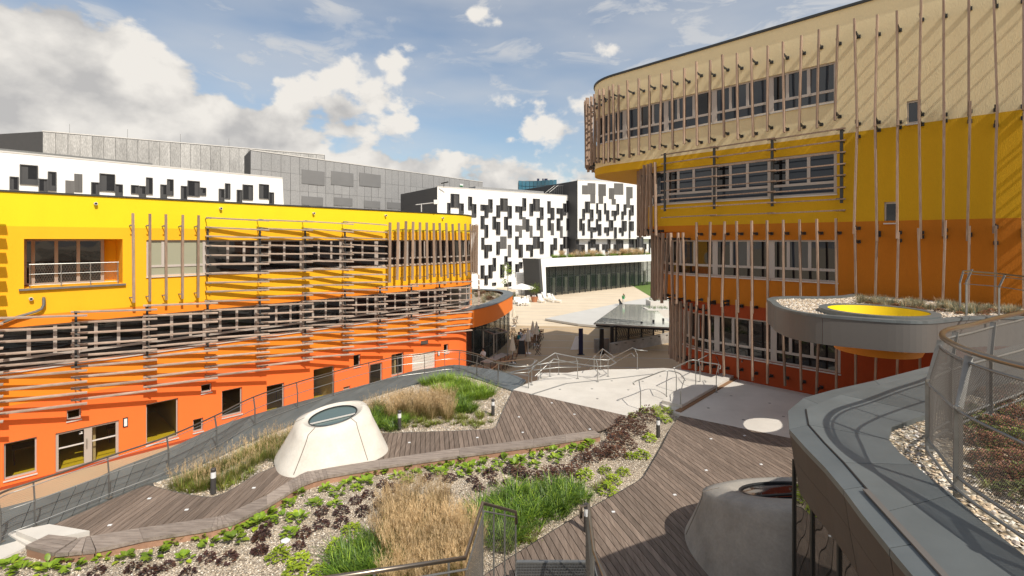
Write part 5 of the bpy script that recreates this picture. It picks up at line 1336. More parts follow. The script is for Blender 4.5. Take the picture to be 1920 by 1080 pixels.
# railing on the canopy roof
cr_ = thing('mesh_railing', 'short railing with bent posts on the canopy roof at the right edge', 'railing', (12.6, 13.3, 7.75))
tp = [at(1797, 528, 13.6), at(1807, 508, 13.2), at(1872, 513, 12.4), at(1925, 519, 11.4), at(1990, 527, 10.4)]
b = MB(); b.tube(tp[1:], .022, 8); b.build('handrail', M['bronze'], cr_); b = MB(); b.tube([tp[1]+V(0, 0, -.35)]+[p+V(0, 0, -.33) for p in tp[2:]], .011, 6); b.tube([p+V(0, .05, -.07) for p in tp[1:]], .011, 6); b.build('middle_rail', M['galv'], cr_)
for (x, ya, D) in ((1800, 530, 13.9), (1812, 528, 13.3), (1873, 539, 12.5), (1932, 545, 11.4)):
    q = at(x, ya, D); tpz = q+V(.16 if x > 1805 else .10, 0, .34); b = MB(); b.beam(V(q.x, q.y, 7.7), q, .05, .02); b.beam(q, tpz, .05, .02); b.build('post', M['galv'], cr_)
# ================================================================ plants
def blade(mb, p, d, L_, w, droop, seg=4, mi=0):
    """grass blade from p leaning towards d"""
    d = Vector(d); side = Vector((-d.y, d.x, 0)); 
    if side.length < 1e-4: side = Vector((1, 0, 0))
    side.normalize(); pts = []
    for i in range(seg+1):
        u = i/seg; pos = Vector(p)+Vector((d.x*u*L_, d.y*u*L_, L_*(u*(1-d.z)-droop*u*u)))
        pts.append((pos, w*(1-u)**.7*(.55+.45*min(1, u*4))))
    vs = []; fs = []
    for i, (q, ww) in enumerate(pts):
        if i == seg: vs.append(q)
        else: vs += [q-side*ww/2, q+side*ww/2]
    for i in range(seg-1): fs.append((2*i, 2*i+1, 2*i+3, 2*i+2))
    fs.append((2*(seg-1), 2*(seg-1)+1, 2*seg)); mb.add(vs, fs, mi)
def grass_mesh(name, mats, n, h, rad, w, spread, droop, plume=0, seed=0, plume_h=1.2):
    r = random.Random(seed); b_ = MB()
    for i in range(n):
        a = r.uniform(0, 6.283); rr = rad*math.sqrt(r.random()); p = (rr*math.cos(a), rr*math.sin(a), 0)
        a2 = a+r.uniform(-.8, .8); s_ = spread*r.uniform(.2, 1)
        blade(b_, p, (math.cos(a2)*s_, math.sin(a2)*s_, .05), h*r.uniform(.55, 1.05), w*r.uniform(.7, 1.2), droop*r.uniform(.4, 1.3), 4, 0 if r.random() < .72 or len(mats) < 2 else 1)
    for i in range(plume):
        a = r.uniform(0, 6.283); rr = rad*.7*math.sqrt(r.random()); p = Vector((rr*math.cos(a), rr*math.sin(a), 0)); s_ = r.uniform(.08, .42)
        H_ = h*plume_h*r.uniform(.75, 1.1); d = Vector((math.cos(a)*s_, math.sin(a)*s_, 0))
        blade(b_, p, (d.x, d.y, .0), H_, .006, .06, 3, len(mats)-1)
        for k in range(9):     # airy seed heads
            u = r.uniform(.62, 1.0); q = p+Vector((d.x*u*H_, d.y*u*H_, H_*(u-.06*u*u))); aa = r.uniform(0, 6.283); ss = r.uniform(.3, .9)
            blade(b_, q, (math.cos(aa)*ss, math.sin(aa)*ss, .1), r.uniform(.05, .13), .0075, .25, 2, len(mats)-1)
    me_o = b_.build(name, mats); return me_o
def leafy(name, m, n, R_, H_, ls, seed=0, upright=.5, lobes=1, mats2=None, cup=.25):
    """mound or rosette of separate leaves"""
    r = random.Random(seed); b_ = MB()
    for i in range(n):
        a = r.uniform(0, 6.283); u = r.random()
        rr = R_*math.sqrt(u)*.8; z = H_*(1-.6*u)*r.uniform(.35, 1.0); base = Vector((rr*math.cos(a), rr*math.sin(a), z))
        out = Vector((math.cos(a+r.uniform(-.6, .6)), math.sin(a+r.uniform(-.6, .6)), upright*r.uniform(.2, 1.4)*(1.3-u))).normalized()
        side = out.cross(Vector((0, 0, 1))); side.normalize(); nrm = side.cross(out)
        L_ = ls*r.uniform(.65, 1.15); W_ = L_*r.uniform(.55, .8)
        prof = [(0, .0), (.18, .28), (.45, .5), (.72, .46), (.92, .26)]
        vs = []; mid = []
        for (u_, w_) in prof:
            c = base+out*(u_*L_)-nrm*(L_*.35*u_*u_*(.4+.6*r.random()*0+.2))
            jag = 1 if lobes == 1 else (1.15 if len(mid) % 2 else .7)
            vs += [c-side*W_*w_*jag+nrm*(cup*W_*w_), c, c+side*W_*w_*jag+nrm*(cup*W_*w_)]; mid.append(c)
        tip = base+out*L_-nrm*(L_*.28); vs.append(tip); fs = []
        for k in range(len(prof)-1):
            o_ = 3*k; fs += [(o_, o_+1, o_+4, o_+3), (o_+1, o_+2, o_+5, o_+4)]
        o_ = 3*(len(prof)-1); fs += [(o_, o_+1, 15), (o_+1, o_+2, 15)]
        b_.add(vs, fs, 0 if (mats2 is None or r.random() < .80) else 1)
    return b_.build(name, [m, mats2] if mats2 else m, smooth=True)
GZ = 3.5
def zone(x, y):
    if y > 1000: return 'near the bottom edge of the gravel bed'
    if x < 300: return 'by the left end of the timber bench'
    if x < 600: return 'in the gravel below the bench bend'
    if x < 880: return 'in the gravel in front of the white cone'
    if x < 1080: return 'in the gravel above the green grasses'
    return 'near the pointed tip of the gravel bed'
def c1(L, ox, oy, s_): return [(ox+x/s_, oy+y/s_) for x, y in L]
Rz = c1([(55, 780), (150, 800), (350, 760), (350, 810), (540, 720), (520, 790), (735, 720), (905, 720), (1060, 610), (1110, 700), (1265, 590), (1330, 720), (1450, 570), (1500, 610), (1660, 530), (1690, 590), (1820, 480), (1900, 410)], 0, 860, 3.84)
Rz += c1([(500, 290), (300, 390), (230, 460), (60, 540), (180, 560), (295, 570), (400, 465), (550, 460), (565, 380), (475, 360), (635, 320), (705, 265), (690, 350), (755, 320), (810, 255), (925, 230), (975, 270), (1040, 210), (1045, 310), (1160, 185),
   (1100, 255), (1220, 220), (1270, 250), (1310, 180), (1355, 205), (1435, 165), (1480, 215), (1445, 250), (1575, 130), (1565, 180), (1715, 110), (1700, 155), (1675, 205), (1790, 190), (1820, 160), (1890, 90), (1570, 230), (20, 600), (240, 670)], 480, 820, 3.692)
Rz += c1([(20, 490), (45, 460), (90, 410), (155, 395), (130, 440), (120, 490), (220, 410), (240, 385), (310, 370), (290, 420), (340, 400), (410, 375), (380, 400), (230, 460)], 960, 700, 2.842)
Hd = c1([(960, 790), (1200, 780), (1490, 720), (1640, 730), (1880, 560), (1860, 670), (1350, 830), (700, 820), (1070, 840)], 0, 860, 3.84)
Hd += c1([(70, 620), (40, 690), (330, 670), (455, 520), (590, 520), (450, 610), (590, 600), (295, 760), (35, 790), (690, 440), (780, 400), (850, 460), (880, 330), (930, 360), (740, 520), (1190, 290), (1340, 290), (1500, 295), (1620, 260), (1640, 320),
   (1750, 230), (1830, 270), (1740, 310), (1545, 355), (1310, 390)], 480, 820, 3.692)
Hb = c1([(40, 540), (110, 570), (190, 555), (270, 540), (330, 530), (380, 470), (430, 450), (480, 420), (520, 440), (560, 440), (540, 380), (580, 350), (620, 330), (560, 320), (640, 290), (600, 270), (680, 280), (660, 240), (700, 320), (740, 250), (720, 220), (620, 390)], 960, 700, 2.842)
Lm = c1([(390, 550), (495, 520), (540, 575), (595, 530), (635, 445), (695, 440), (735, 350), (830, 200), (770, 190), (700, 200), (820, 250), (640, 225), (780, 220), (510, 630)], 960, 700, 2.842)
Lm += c1([(155, 830), (305, 870), (660, 650), (560, 770), (1225, 440), (270, 940), (440, 940)], 480, 820, 3.692)
rr = random.Random(21)
def plant_set(pts, protos, name, lab, cat, smin, smax, grp, psc=.80):
    for i, (x, y) in enumerate(pts):
        q = gp(x, y+3, GZ); src = protos[i % len(protos)]
        z_ = zone(x, y); g_ = '%s %s' % (grp, z_)
        o = copy_obj(src, q, rr.uniform(0, 6.28), rr.uniform(smin, smax)*psc, label='%s %s' % (lab, z_), group=g_); o.name = name
        o['category'] = cat
def proto_done(L):
    for o in L: bpy.data.objects.remove(o)
pr = [leafy('rosette_plant', M['leaf_green'], 20, .17, .15, .17, seed=k, upright=1.1, mats2=M['leaf_yellow']) for k in range(4)]
plant_set(Rz, pr, 'rosette_plant', 'low plant with broad glossy green leaves', 'plant', .8, 1.25, 'broad leaved rosettes'); proto_done(pr)
pr = [leafy('purple_plant', M['leaf_dark'], 75, .24, .24, .10, seed=10+k, upright=.4, lobes=2, mats2=M['leaf_brown']) for k in range(4)]
plant_set(Hd, pr, 'purple_plant', 'mound of dark purple crinkled leaves', 'plant', .85, 1.25, 'dark purple mounds', .64); proto_done(pr)
pr = [leafy('bronze_plant', M['leaf_brown'], 130, .34, .38, .085, seed=20+k, upright=.5, lobes=2, mats2=M['leaf_dark']) for k in range(4)]
plant_set(Hb, pr, 'bronze_plant', 'bushy plant with reddish bronze foliage', 'plant', .9, 1.3, 'bronze bushes', .80); proto_done(pr)
pr = [leafy('lime_plant', M['leaf_yellow'], 110, .26, .26, .09, seed=30+k, upright=.4, lobes=2, mats2=M['leaf_green']) for k in range(4)]
plant_set(Lm, pr, 'lime_plant', 'rounded plant with bright lime green leaves', 'plant', .8, 1.25, 'lime green mounds', .78); proto_done(pr)
# grasses
gg = [grass_mesh('grass_clump', [M['grass_green'], M['grass_bright']], 230, .56, .24, .022, .95, .52, seed=40+k) for k in range(3)]
gb = [grass_mesh('grass_clump', [M['grass_bright'], M['grass_green']], 280, .62, .25, .018, .85, .45, seed=50+k) for k in range(3)]
gs = [grass_mesh('blond_grass', [M['grass_olive'], M['straw'], M['straw']], 300, .60, .24, .009, .65, .22, plume=150, seed=60+k, plume_h=1.35) for k in range(3)]
go = [grass_mesh('blond_grass', [M['grass_olive'], M['grass_green'], M['straw']], 340, .46, .24, .010, .8, .30, plume=26, seed=70+k, plume_h=1.5) for k in range(3)]
tf = [grass_mesh('sedge_tuft', [M['grass_olive'], M['grass_bright']], 70, .18, .07, .012, 1.1, .30, seed=80+k) for k in range(3)]
fe = [grass_mesh('fescue_tuft', [M['fescue'], M['straw']], 170, .26, .07, .005, .7, .12, seed=90+k) for k in range(3)]
def gset(pts, protos, name, label, grp, z=GZ, smin=.85, smax=1.2, cat='grass'):
    for i, p in enumerate(pts):
        q = gp(p[0], p[1], z) if len(p) == 2 else Vector(p)
        o = copy_obj(protos[i % len(protos)], q, rr.uniform(0, 6.28), rr.uniform(smin, smax), label=label, group=grp); o.name = name; o['category'] = cat
gset([(905, 968), (935, 948), (965, 933), (1000, 926), (1040, 922), (1070, 922), (920, 995), (955, 973), (990, 963), (1025, 953), (1060, 948), (1090, 938), (958, 1008), (980, 988), (895, 990), (1010, 975), (940, 1022), (1045, 968)], gg, 'grass_clump', 'dense arching green grass clump left of the lower deck', 'green grass clumps left of the lower deck')
gset([(650, 1048), (670, 1068), (690, 1040), (704, 1062), (722, 1085), (635, 1085), (660, 1090), (690, 1090), (710, 1030)], gg, 'grass_clump', 'arching green grass clump left of the big blond grass patch', 'green grass clumps beside the blond patch', smin=.9, smax=1.3)
gset([(740, 995), (780, 985), (820, 985), (850, 1000), (725, 1025), (760, 1020), (800, 1020), (840, 1030), (745, 1055), (780, 1055), (820, 1062), (860, 1055), (765, 1090), (820, 1098), (870, 1020), (885, 1045), (800, 1120), (740, 1110), (870, 1090), (770, 955), (820, 955), (735, 970)], gs, 'blond_grass',
     'dry blond feathery grass clump behind the metal stair railing', 'blond grass patch behind the stair railing', smin=.8, smax=1.1)
gset([(338, 915), (352, 905), (368, 897), (390, 890), (412, 882), (430, 874), (450, 863), (470, 852), (490, 842), (508, 832), (395, 912), (415, 908), (440, 893), (462, 880), (482, 868), (500, 856), (522, 842), (535, 830), (375, 918), (545, 822), (520, 862)], go, 'blond_grass',
     'olive and straw coloured grass clump between railing and white cone', 'olive and straw grasses left of the white cone', smin=.75, smax=1.0)
gset([(690, 800), (705, 790), (700, 806), (722, 798), (712, 780), (735, 806), (755, 793), (728, 785)], gg, 'grass_clump', 'dark green grass clump just right of the white cone', 'green grasses right of the white cone', smin=.8, smax=1.05)
gset([(735, 785), (752, 778), (772, 782), (790, 776), (808, 784), (826, 778), (840, 786), (760, 768), (782, 764), (802, 766), (822, 766), (838, 770), (745, 772), (812, 774)], gs, 'blond_grass', 'tall golden grass clump in the upper bed behind the sedge tufts', 'golden grasses in the upper bed', smin=.85, smax=1.1)
gset([(700, 775), (715, 768), (690, 782), (708, 762)], go, 'blond_grass', 'green and straw grass clump at the left of the golden grasses', 'green and straw grasses in the upper bed', smin=.85, smax=1.05)
gset([(862, 772), (872, 765), (880, 772), (866, 757)], gg, 'grass_clump', 'dark green upright grass clump right of the golden grasses', 'dark green clumps in the upper bed', smin=.9, smax=1.1)
gset([(800, 722), (820, 718), (840, 715), (858, 720), (875, 725), (850, 730), (868, 738), (885, 738), (900, 735), (890, 748), (875, 752), (858, 745), (838, 738), (820, 732), (905, 748), (915, 742)], gb, 'grass_clump', 'bright green arching grass clump near the curved coping', 'bright green grasses in the upper bed', smin=.85, smax=1.15)
tp_ = []
for i in range(62):
    x = rr.uniform(745, 925); y = rr.uniform(772, 803)
    if x > 880 and rr.random() < .4: y = rr.uniform(750, 800); x = rr.uniform(885, 935)
    tp_.append((x, y))
gset(tp_, tf, 'sedge_tuft', 'small yellow green sedge tuft in the gravel of the upper bed', 'sedge tufts in the upper bed', smin=.8, smax=1.5)
gset([(rr.uniform(330, 440), 0) for i in range(0)], tf, 'sedge_tuft', 'x', 'x')
gset([(345, 920), (362, 922), (385, 918), (420, 918), (440, 908), (455, 900), (470, 888), (425, 905)], tf, 'sedge_tuft', 'small lime sedge tuft at the front of the left grasses', 'sedge tufts by the left bollard', smin=1.2, smax=1.8)
gset([(x_, y_) for x_, y_ in ((965, 1020), (985, 1012), (950, 1035), (1003, 1000), (1120, 918), (1135, 910), (1000, 1020))], tf, 'sedge_tuft', 'small yellow green tuft at the gravel edge beside the lower deck', 'tufts at the lower deck edge', smin=1.2, smax=1.8)
# grasses on the canopy
fp = []
for i in range(70):
    u = rr.random(); x = 11.3+u*3.6+rr.uniform(-.3, .3); y = 15.9-u*2.6+rr.uniform(-1.0, 1.0)
    if (x-10.3)**2+(y-13.67)**2 < 2.6 or y < 12.9: continue
    fp.append((x, y, 7.70))
gset(fp, fe, 'fescue_tuft', 'blue grey fescue tuft on the gravel of the round canopy', 'fescue tufts on the canopy', smin=.8, smax=1.5)
sm_ = [leafy('sedum_mound', M['sedum'], 420, .20, .13, .036, seed=100+k, upright=.8, mats2=M['sedum_green']) for k in range(3)]
sg_ = [leafy('sedum_mound', M['sedum_green'], 300, .17, .10, .034, seed=110+k, upright=.8, mats2=M['sedum']) for k in range(2)]
for p in fp[::2]:
    o = copy_obj(sm_[rr.randrange(3)], (p[0]+rr.uniform(-.4, .2), p[1]-.3, 7.7), rr.uniform(0, 6), rr.uniform(.7, 1.1), label='low reddish sedum on the gravel of the round canopy', group='sedums on the canopy'); o.name = 'sedum_mound'; o['category'] = 'plant'
# sedums in the near bed
near_px = [(1820, 775), (1860, 745), (1885, 760), (1905, 740), (1850, 800), (1880, 805), (1830, 830), (1865, 838), (1900, 825), (1915, 790), (1855, 870), (1895, 870), (1840, 810), (1912, 905), (1870, 900), (1930, 850), (1940, 760), (1960, 800), (1960, 900), (1900, 775), (1920, 935)]
for i, (x, y) in enumerate(near_px):
    q = gp(x, y, NZ-.07); src = sm_[i % 3] if i % 4 else sg_[i % 2]
    o = copy_obj(src, q, rr.uniform(0, 6), rr.uniform(.75, 1.25), label='rusty brown sedum cushion behind the wire mesh in front right', group='sedum cushions in the near bed'); o.name = 'sedum_mound'; o['category'] = 'plant'
for i in range(26):
    q = gp(rr.uniform(1840, 1960), rr.uniform(760, 930), NZ-.07)
    o = copy_obj(tf[i % 3], q, rr.uniform(0, 6), rr.uniform(.5, .8), label='thin green grass sprig between the rusty sedum cushions', group='sprigs in the near bed'); o.name = 'sedge_tuft'; o['category'] = 'grass'
# planting on the cafe roof and the glass pavilion
for i in range(26):
    q = V(-3.2+rr.uniform(-1.3, 1.9), 46.8+rr.uniform(-3.5, 4.2), 4.2)
    if q.x > -1.3+(q.y-44)*.12: continue
    src = (fe if i % 3 else sm_)[i % 3]
    o = copy_obj(src, q, rr.uniform(0, 6), rr.uniform(1.6, 2.6), label='loose green and rusty tuft on the cafe pavilion roof', group='tufts on the cafe roof'); o.name = 'roof_tuft'; o['category'] = 'plant'
for i in range(90):
    t = rr.uniform(GP.t_at(1060), GP.t_at(1228)); q = GP.P(t, 6.45, -rr.uniform(1, 3.8))
    o = copy_obj((gb if i % 2 else gs)[i % 3], q, rr.uniform(0, 6), rr.uniform(1.0, 2.0), label='yellow green grass tuft on the glass pavilion roof', group='grasses on the glass pavilion roof'); o.name = 'roof_grass'; o['category'] = 'grass'
proto_done(gg+gb+gs+go+tf+fe+sm_+sg_)
# pebbles
def pebbles(name, pts, smin, smax, m, par=None, seed=1):
    r = random.Random(seed); b_ = MB()
    base = [(0, 0, 1), (.9, 0, .3), (.28, .85, .3), (-.72, .53, .3), (-.72, -.53, .3), (.28, -.85, .3), (0, 0, -.5)]
    fcs = [(0, 1, 2), (0, 2, 3), (0, 3, 4), (0, 4, 5), (0, 5, 1), (6, 2, 1), (6, 3, 2), (6, 4, 3), (6, 5, 4), (6, 1, 5)]
    for p in pts:
        s_ = r.uniform(smin, smax); a = r.uniform(0, 6.28); ca, sa = math.cos(a), math.sin(a); el = r.uniform(.7, 1.4); fl_ = r.uniform(.45, .8); tx, ty = r.uniform(-.4, .4), r.uniform(-.4, .4)
        vs = []
        for (x, y, z) in base:
            x *= s_*el; y *= s_; z = z*s_*fl_+x*tx+y*ty; vs.append((p[0]+x*ca-y*sa, p[1]+x*sa+y*ca, p[2]+z))
        b_.add(vs, fcs)
    o = b_.build(name, m, par); o['kind'] = 'stuff'; return o
def peb_mat(name, cols):
    m = bpy.data.materials.new(name); m.use_nodes = True; nt = m.node_tree; b_ = nt.nodes['Principled BSDF']; b_.inputs['Roughness'].default_value = .75
    g_ = nt.nodes.new('ShaderNodeNewGeometry'); cr = nt.nodes.new('ShaderNodeValToRGB'); nt.links.new(g_.outputs['Random Per Island'], cr.inputs[0])
    cr.color_ramp.interpolation = 'CONSTANT'; e = cr.color_ramp.elements; e[0].color = (*cols[0], 1); e[1].position = .9; e[1].color = (*cols[-1], 1)
    for i, c in enumerate(cols[1:-1]): k = e.new((i+1)/len(cols)); k.color = (*c, 1)
    nt.links.new(cr.outputs[0], b_.inputs['Base Color']); return m
M['pebble'] = peb_mat('pebble_stone', [(.55, .42, .28), (.68, .60, .50), (.42, .32, .22), (.72, .66, .56), (.60, .48, .34), (.35, .30, .26), (.76, .72, .66)])
M['grit'] = peb_mat('grit_stone', [(.58, .48, .36), (.70, .61, .48), (.44, .35, .25), (.74, .67, .56), (.52, .42, .31), (.32, .26, .20), (.78, .72, .63)])
def inpoly(p, poly):
    c = False; n = len(poly)
    for i in range(n):
        a, b_ = poly[i], poly[(i+1) % n]
        if (a[1] > p[1]) != (b_[1] > p[1]) and p[0] < (b_[0]-a[0])*(p[1]-a[1])/(b_[1]-a[1])+a[0]: c = not c
    return c
r = random.Random(77)
npoly = [tuple(p) for p in ip]+[(3.3, 1.2), (8, 1.2), (9.5, 7.3)]
pts = []
while len(pts) < 9500:
    p = (r.uniform(3.0, 7.5), r.uniform(1.8, 7.0))
    if r.random() > min(1, (5.2/max(1.5, p[1]))**1.2*.8): continue
    if inpoly(p, npoly): pts.append((p[0], p[1], NZ-.065))
pebbles('pebble_bed', pts, .010, .026, M['pebble'], near)
pts = []
while len(pts) < 11000:
    p = (r.uniform(7.8, 14.5), r.uniform(12, 18.3))
    if inpoly(p, cpoly) and (p[0]-CC.x)**2+(p[1]-CC.y)**2 > 1.45**2: pts.append((p[0], p[1], 7.705))
pebbles('pebble_layer', pts, .016, .036, M['pebble'], can)
# grit of the lower beds
bedpoly = G2([(47, 1024), (102, 1040), (268, 1013), (396, 993), (440, 981), (545, 923), (614, 896), (862, 857), (1060, 829), (1128, 818), (1180, 785), (1256, 806), (1238, 841), (1213, 883), (1203, 897), (1157, 925), (1111, 950), (960, 1043), (900, 1085)])+[Vector((-2.5, 7.5)), Vector((-9, 7.5))]
pts = []
while len(pts) < 26000:
    p = (r.uniform(-10, 6), r.uniform(7.5, 17.5))
    if inpoly(p, bedpoly): pts.append((p[0], p[1], 3.505))
pebbles('grit_layer', pts, .009, .020, M['grit'], terr)
bed1 = [tuple(p) for p in cop_in[2:]]+[tuple(p) for p in deckA[18:0:-1]]
pts = []; bx = [p[0] for p in bed1]; by = [p[1] for p in bed1]
while len(pts) < 14000:
    p = (r.uniform(min(bx), max(bx)), r.uniform(min(by), max(by)))
    if inpoly(p, bed1): pts.append((p[0], p[1], 3.505))
pebbles('grit_layer', pts, .012, .028, M['pebble'], terr)
# ================================================================ plaza things
# low grey slab and glass roof over the ramp
sl_ = thing('concrete_slab', 'low pale triangular concrete slab rising out of the plaza', 'slab', gp(1100, 600, .3).to_tuple())
q = [gp(x, y, .30).xy for x, y in ((1022, 597), (1165, 567.5), (1225, 556), (1300, 553), (1300, 600), (1118, 610), (1084, 607))]
b = MB(); b.prism([tuple(p) for p in q], .08, .30); b.build('slab_top', M['slabgrey'], sl_)
gr_ = thing('glass_roof', 'large reflecting glass roof plate over the ramp on black posts', 'glass roof', (8, 43, 0))
fl_, fr_, bl_, brr = gp(1113, 606, 2.35), gp(1262, 614, 2.35), at(1163, 570, 70), at(1224, 571.5, 69)
k1 = at(1145, 588, 56.0)
b = MB(); b.add([fl_, fr_, brr, bl_, fl_+V(0, 0, -.12), fr_+V(0, 0, -.12), brr+V(0, 0, -.12), bl_+V(0, 0, -.12)], [(0, 1, 2, 3), (7, 6, 5, 4), (0, 4, 5, 1), (1, 5, 6, 2), (2, 6, 7, 3), (3, 7, 4, 0)]); b.build('glass_plate', M['sky_pale_glass'], gr_)
b = MB(); b.beam(fl_+V(.2, 0, -.2), fr_+V(0, 0, -.2), .12, .16); b.build('edge_beam', M['black'], gr_)
pA = gp(1128, 664, 0); b = MB(); b.box(V(pA.x, pA.y, 1.1), (.34, .3, 2.2)); b.build('post', M['black'], gr_)
wa, wb_ = gp(1144, 665, 0), gp(1262, 641, 0)
for x in (1149, 1156, 1178, 1202, 1225, 1245):
    u = (x-1144)/(1262-1144); p = wa.lerp(wb_, u)+V(0, .5, 0); b = MB(); b.box(V(p.x, p.y, 1.15), (.16 if x > 1152 else .3, .14, 2.3)); b.build('post', M['black'], gr_)
b = MB()
for z_ in (1.0, 1.15, 1.3): b.beam(wa+V(.5, .6, z_), wb_+V(0, .6, z_), .03, .04)
for i in range(26):
    p = (wa+V(.8, 1.6, 0)).lerp(wb_+V(0, 1.6, 0), i/26); b.tube([p+V(0, 0, .9), p+V(.25, 0, 1.3), p+V(.1, 0, 1.75), p+V(-.2, 0, 1.9)], .035, 4)
b.build('bicycle_racks', M['dark_metal'], gr_)
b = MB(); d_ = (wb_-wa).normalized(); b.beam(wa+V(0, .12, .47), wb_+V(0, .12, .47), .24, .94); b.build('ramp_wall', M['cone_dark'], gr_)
for i in range(7):
    p = wa.lerp(wb_, (i+.6)/7.5)+V(0, -.02, .78); b = MB(); b.box(p, (.3, .1, .05)); b.build('wall_light', M['black'], gr_)
b = MB(); p = gp(1115, 662, 0); b.beam(p+V(0, .1, .6), p+V(1.3, .4, .6), .3, 1.2); b.build('ramp_wall', M['cone_dark'], gr_)
# totem
tq = gp(1089, 665, 0); tt = thing('info_totem', 'slim dark navy information totem standing in the shaded plaza', 'totem', tq.to_tuple())
b = MB(); b.box(tq+V(0, 0, 1.12), (.36, .12, 2.24), R(10)); b.build('panel', M['navy'], tt); b = MB(); b.box(tq+V(0, 0, .02), (.6, .4, .04)); b.build('base_plate', M['dark_metal'], tt)
ts_ = gp(1077, 657, 0); tb = thing('tilted_sign', 'pale tilted sign board left of the navy totem', 'sign', ts_.to_tuple())
b = MB(); b.quad(ts_+V(-.35, 0, .05), ts_+V(.35, .1, .05), ts_+V(.75, .4, 1.2), ts_+V(.15, .3, 1.2)); b.quad(ts_+V(-.35, .03, .05), ts_+V(.35, .13, .05), ts_+V(.75, .43, 1.2), ts_+V(.15, .33, 1.2)); b.build('board', M['white_pl'], tb)
b = MB(); b.tube([ts_+V(.5, .6, 0), ts_+V(.4, .3, 1.1)], .02, 5); b.build('strut', M['steel'], tb)
# planters
for i, (x, y, w_, h_) in enumerate(((1238, 600, 3.0, 1.15), (1240, 582, 3.0, 1.15))):
    p = gp(x, y, 0); pt_ = thing('concrete_planter', ['pale square planter with low greenery nearer the timber poles', 'pale square planter standing behind the nearer planter'][i], 'planter', p.to_tuple(), 'concrete planters beside the slab')
    b = MB(); b.box(p+V(0, 1.2, h_/2+.1), (w_, 2.4, h_)); b.build('box', M['concrete'], pt_)
    b = MB(); r_ = random.Random(i)
    for k in range(160): q_ = p+V(r_.uniform(-1.2, 1.2), r_.uniform(.3, 2.1), h_+.1); blade(b, q_, (r_.uniform(-.6, .6), r_.uniform(-.6, .6), 0), r_.uniform(.2, .5), .04, .2, 3)
    b.build('greenery', M['grass_green'], pt_)
# parasols (closed)
def parasol(p, label, h=2.2):
    r_ = thing('closed_parasol', label, 'parasol', p.to_tuple(), 'closed beige parasols on the cafe terrace')
    b_ = MB(); b_.tube([p, p+V(0, 0, h)], .025, 8); b_.build('pole', M['white_pl'], r_)
    b_ = MB(); b_.lathe(p, [(.28, 0), (.28, .06), (.05, .10)], 16); b_.build('base', M['white_pl'], r_)
    b_ = MB(); n = 16; prof = [(.02, h+.04), (.09, h-.15), (.17, h-.55), (.24, h-.95), (.27, h-1.12), (.05, h-1.10)]; vs = []; fs = []
    for r__, z_ in prof:
        for j in range(n): a = 2*math.pi*j/n; k = r__*(1 if j % 2 else .72); vs.append((p.x+k*math.cos(a), p.y+k*math.sin(a), p.z+z_))
    for i in range(len(prof)-1):
        for j in range(n): fs.append((i*n+j, i*n+(j+1) % n, (i+1)*n+(j+1) % n, (i+1)*n+j))
    b_.add(vs, fs); b_.build('canvas', M['beige_cloth'], r_)
parasol(gp(961, 682, 0), 'closed beige parasol nearest the stair railing'); parasol(gp(990, 663, 0), 'closed beige parasol beside the chalk board and long table')
parasol(gp(999, 646, 0), 'closed beige parasol, left one of the far pair'); parasol(gp(1006, 648, 0), 'closed beige parasol, right one of the far pair'); parasol(gp(963, 612, 0), 'closed pale parasol behind the cafe glass corner')
# chalk board
cq = gp(978, 669, 0); cbd = thing('chalk_board', 'black chalk board with wooden A frame beside the parasol', 'chalk board', cq.to_tuple())
b = MB(); 
for s_ in (-.32, .32): b.beam(cq+V(s_*1.15, 0, 0), cq+V(s_*.8, .25, 1.4), .05, .04); b.beam(cq+V(s_*1.15+.2, .7, 0), cq+V(s_*.8, .28, 1.4), .05, .04)
b.build('frame', M['brown_wood'], cbd); b = MB(); b.quad(cq+V(-.33, .03, .2), cq+V(.33, .03, .2), cq+V(.25, .22, 1.32), cq+V(-.25, .22, 1.32)); b.build('board', M['black'], cbd)
# tables, chairs
def table(p, L_, w_, rz, label):
    r_ = thing('cafe_table', label, 'table', p.to_tuple(), 'long tables on the cafe terrace'); ca, sa = math.cos(rz), math.sin(rz)
    n = 4
    for k in range(n):
        o_ = (k+.5)/n*w_-w_/2; c = p+V(-sa*o_, ca*o_, .74); b_ = MB(); b_.box(c, (L_, w_/n-.01, .03), rz); b_.build('table_plank', M['table'], r_)
    for s_ in (-1, 1):
        for u in (-1, 1): c = p+V(ca*s_*L_*.42-sa*u*w_*.4, sa*s_*L_*.42+ca*u*w_*.4, 0); b_ = MB(); b_.beam(c, c+V(0, 0, .73), .05, .05); b_.build('leg', M['dark_metal'], r_)
M['table'] = mat('table_wood', (.42, .38, .34), .7, .2, 4, rnd=.1)
def chair(p, rz, proto=[None], label='folding cafe chair with brown slats on the shaded terrace', group='folding chairs on the cafe terrace'):
    if proto[0] is None:
        r_ = thing('folding_chair', label, 'chair', (0, 0, 0), group)
        for s_ in (-.2, .2):
            b_ = MB(); b_.beam((s_, -.2, 0), (s_, .22, .9), .03, .03); b_.build('frame_leg', M['black'], r_); b_ = MB(); b_.beam((s_, .22, 0), (s_, -.2, .46), .03, .03); b_.build('frame_leg', M['black'], r_)
        for k in range(5): b_ = MB(); b_.beam((-.2, -.18+k*.08, .46), (.2, -.18+k*.08, .46), .06, .015); b_.build('seat_slat', M['brown_wood'], r_)
        for k in range(3): b_ = MB(); b_.beam((-.2, .14+k*.035, .66+k*.1), (.2, .14+k*.035, .66+k*.1), .015, .06); b_.build('back_slat', M['brown_wood'], r_)
        proto[0] = r_; r_.location = p; r_.rotation_euler = (0, 0, rz); return
    copy_obj(proto[0], p, rz, 1, label=label, group=group)
T1 = gp(925, 688, 0)+V(.2, -.1, 0); a1 = R(62)
table(T1, 3.2, .8, a1, 'long timber table beside the cafe glass front')
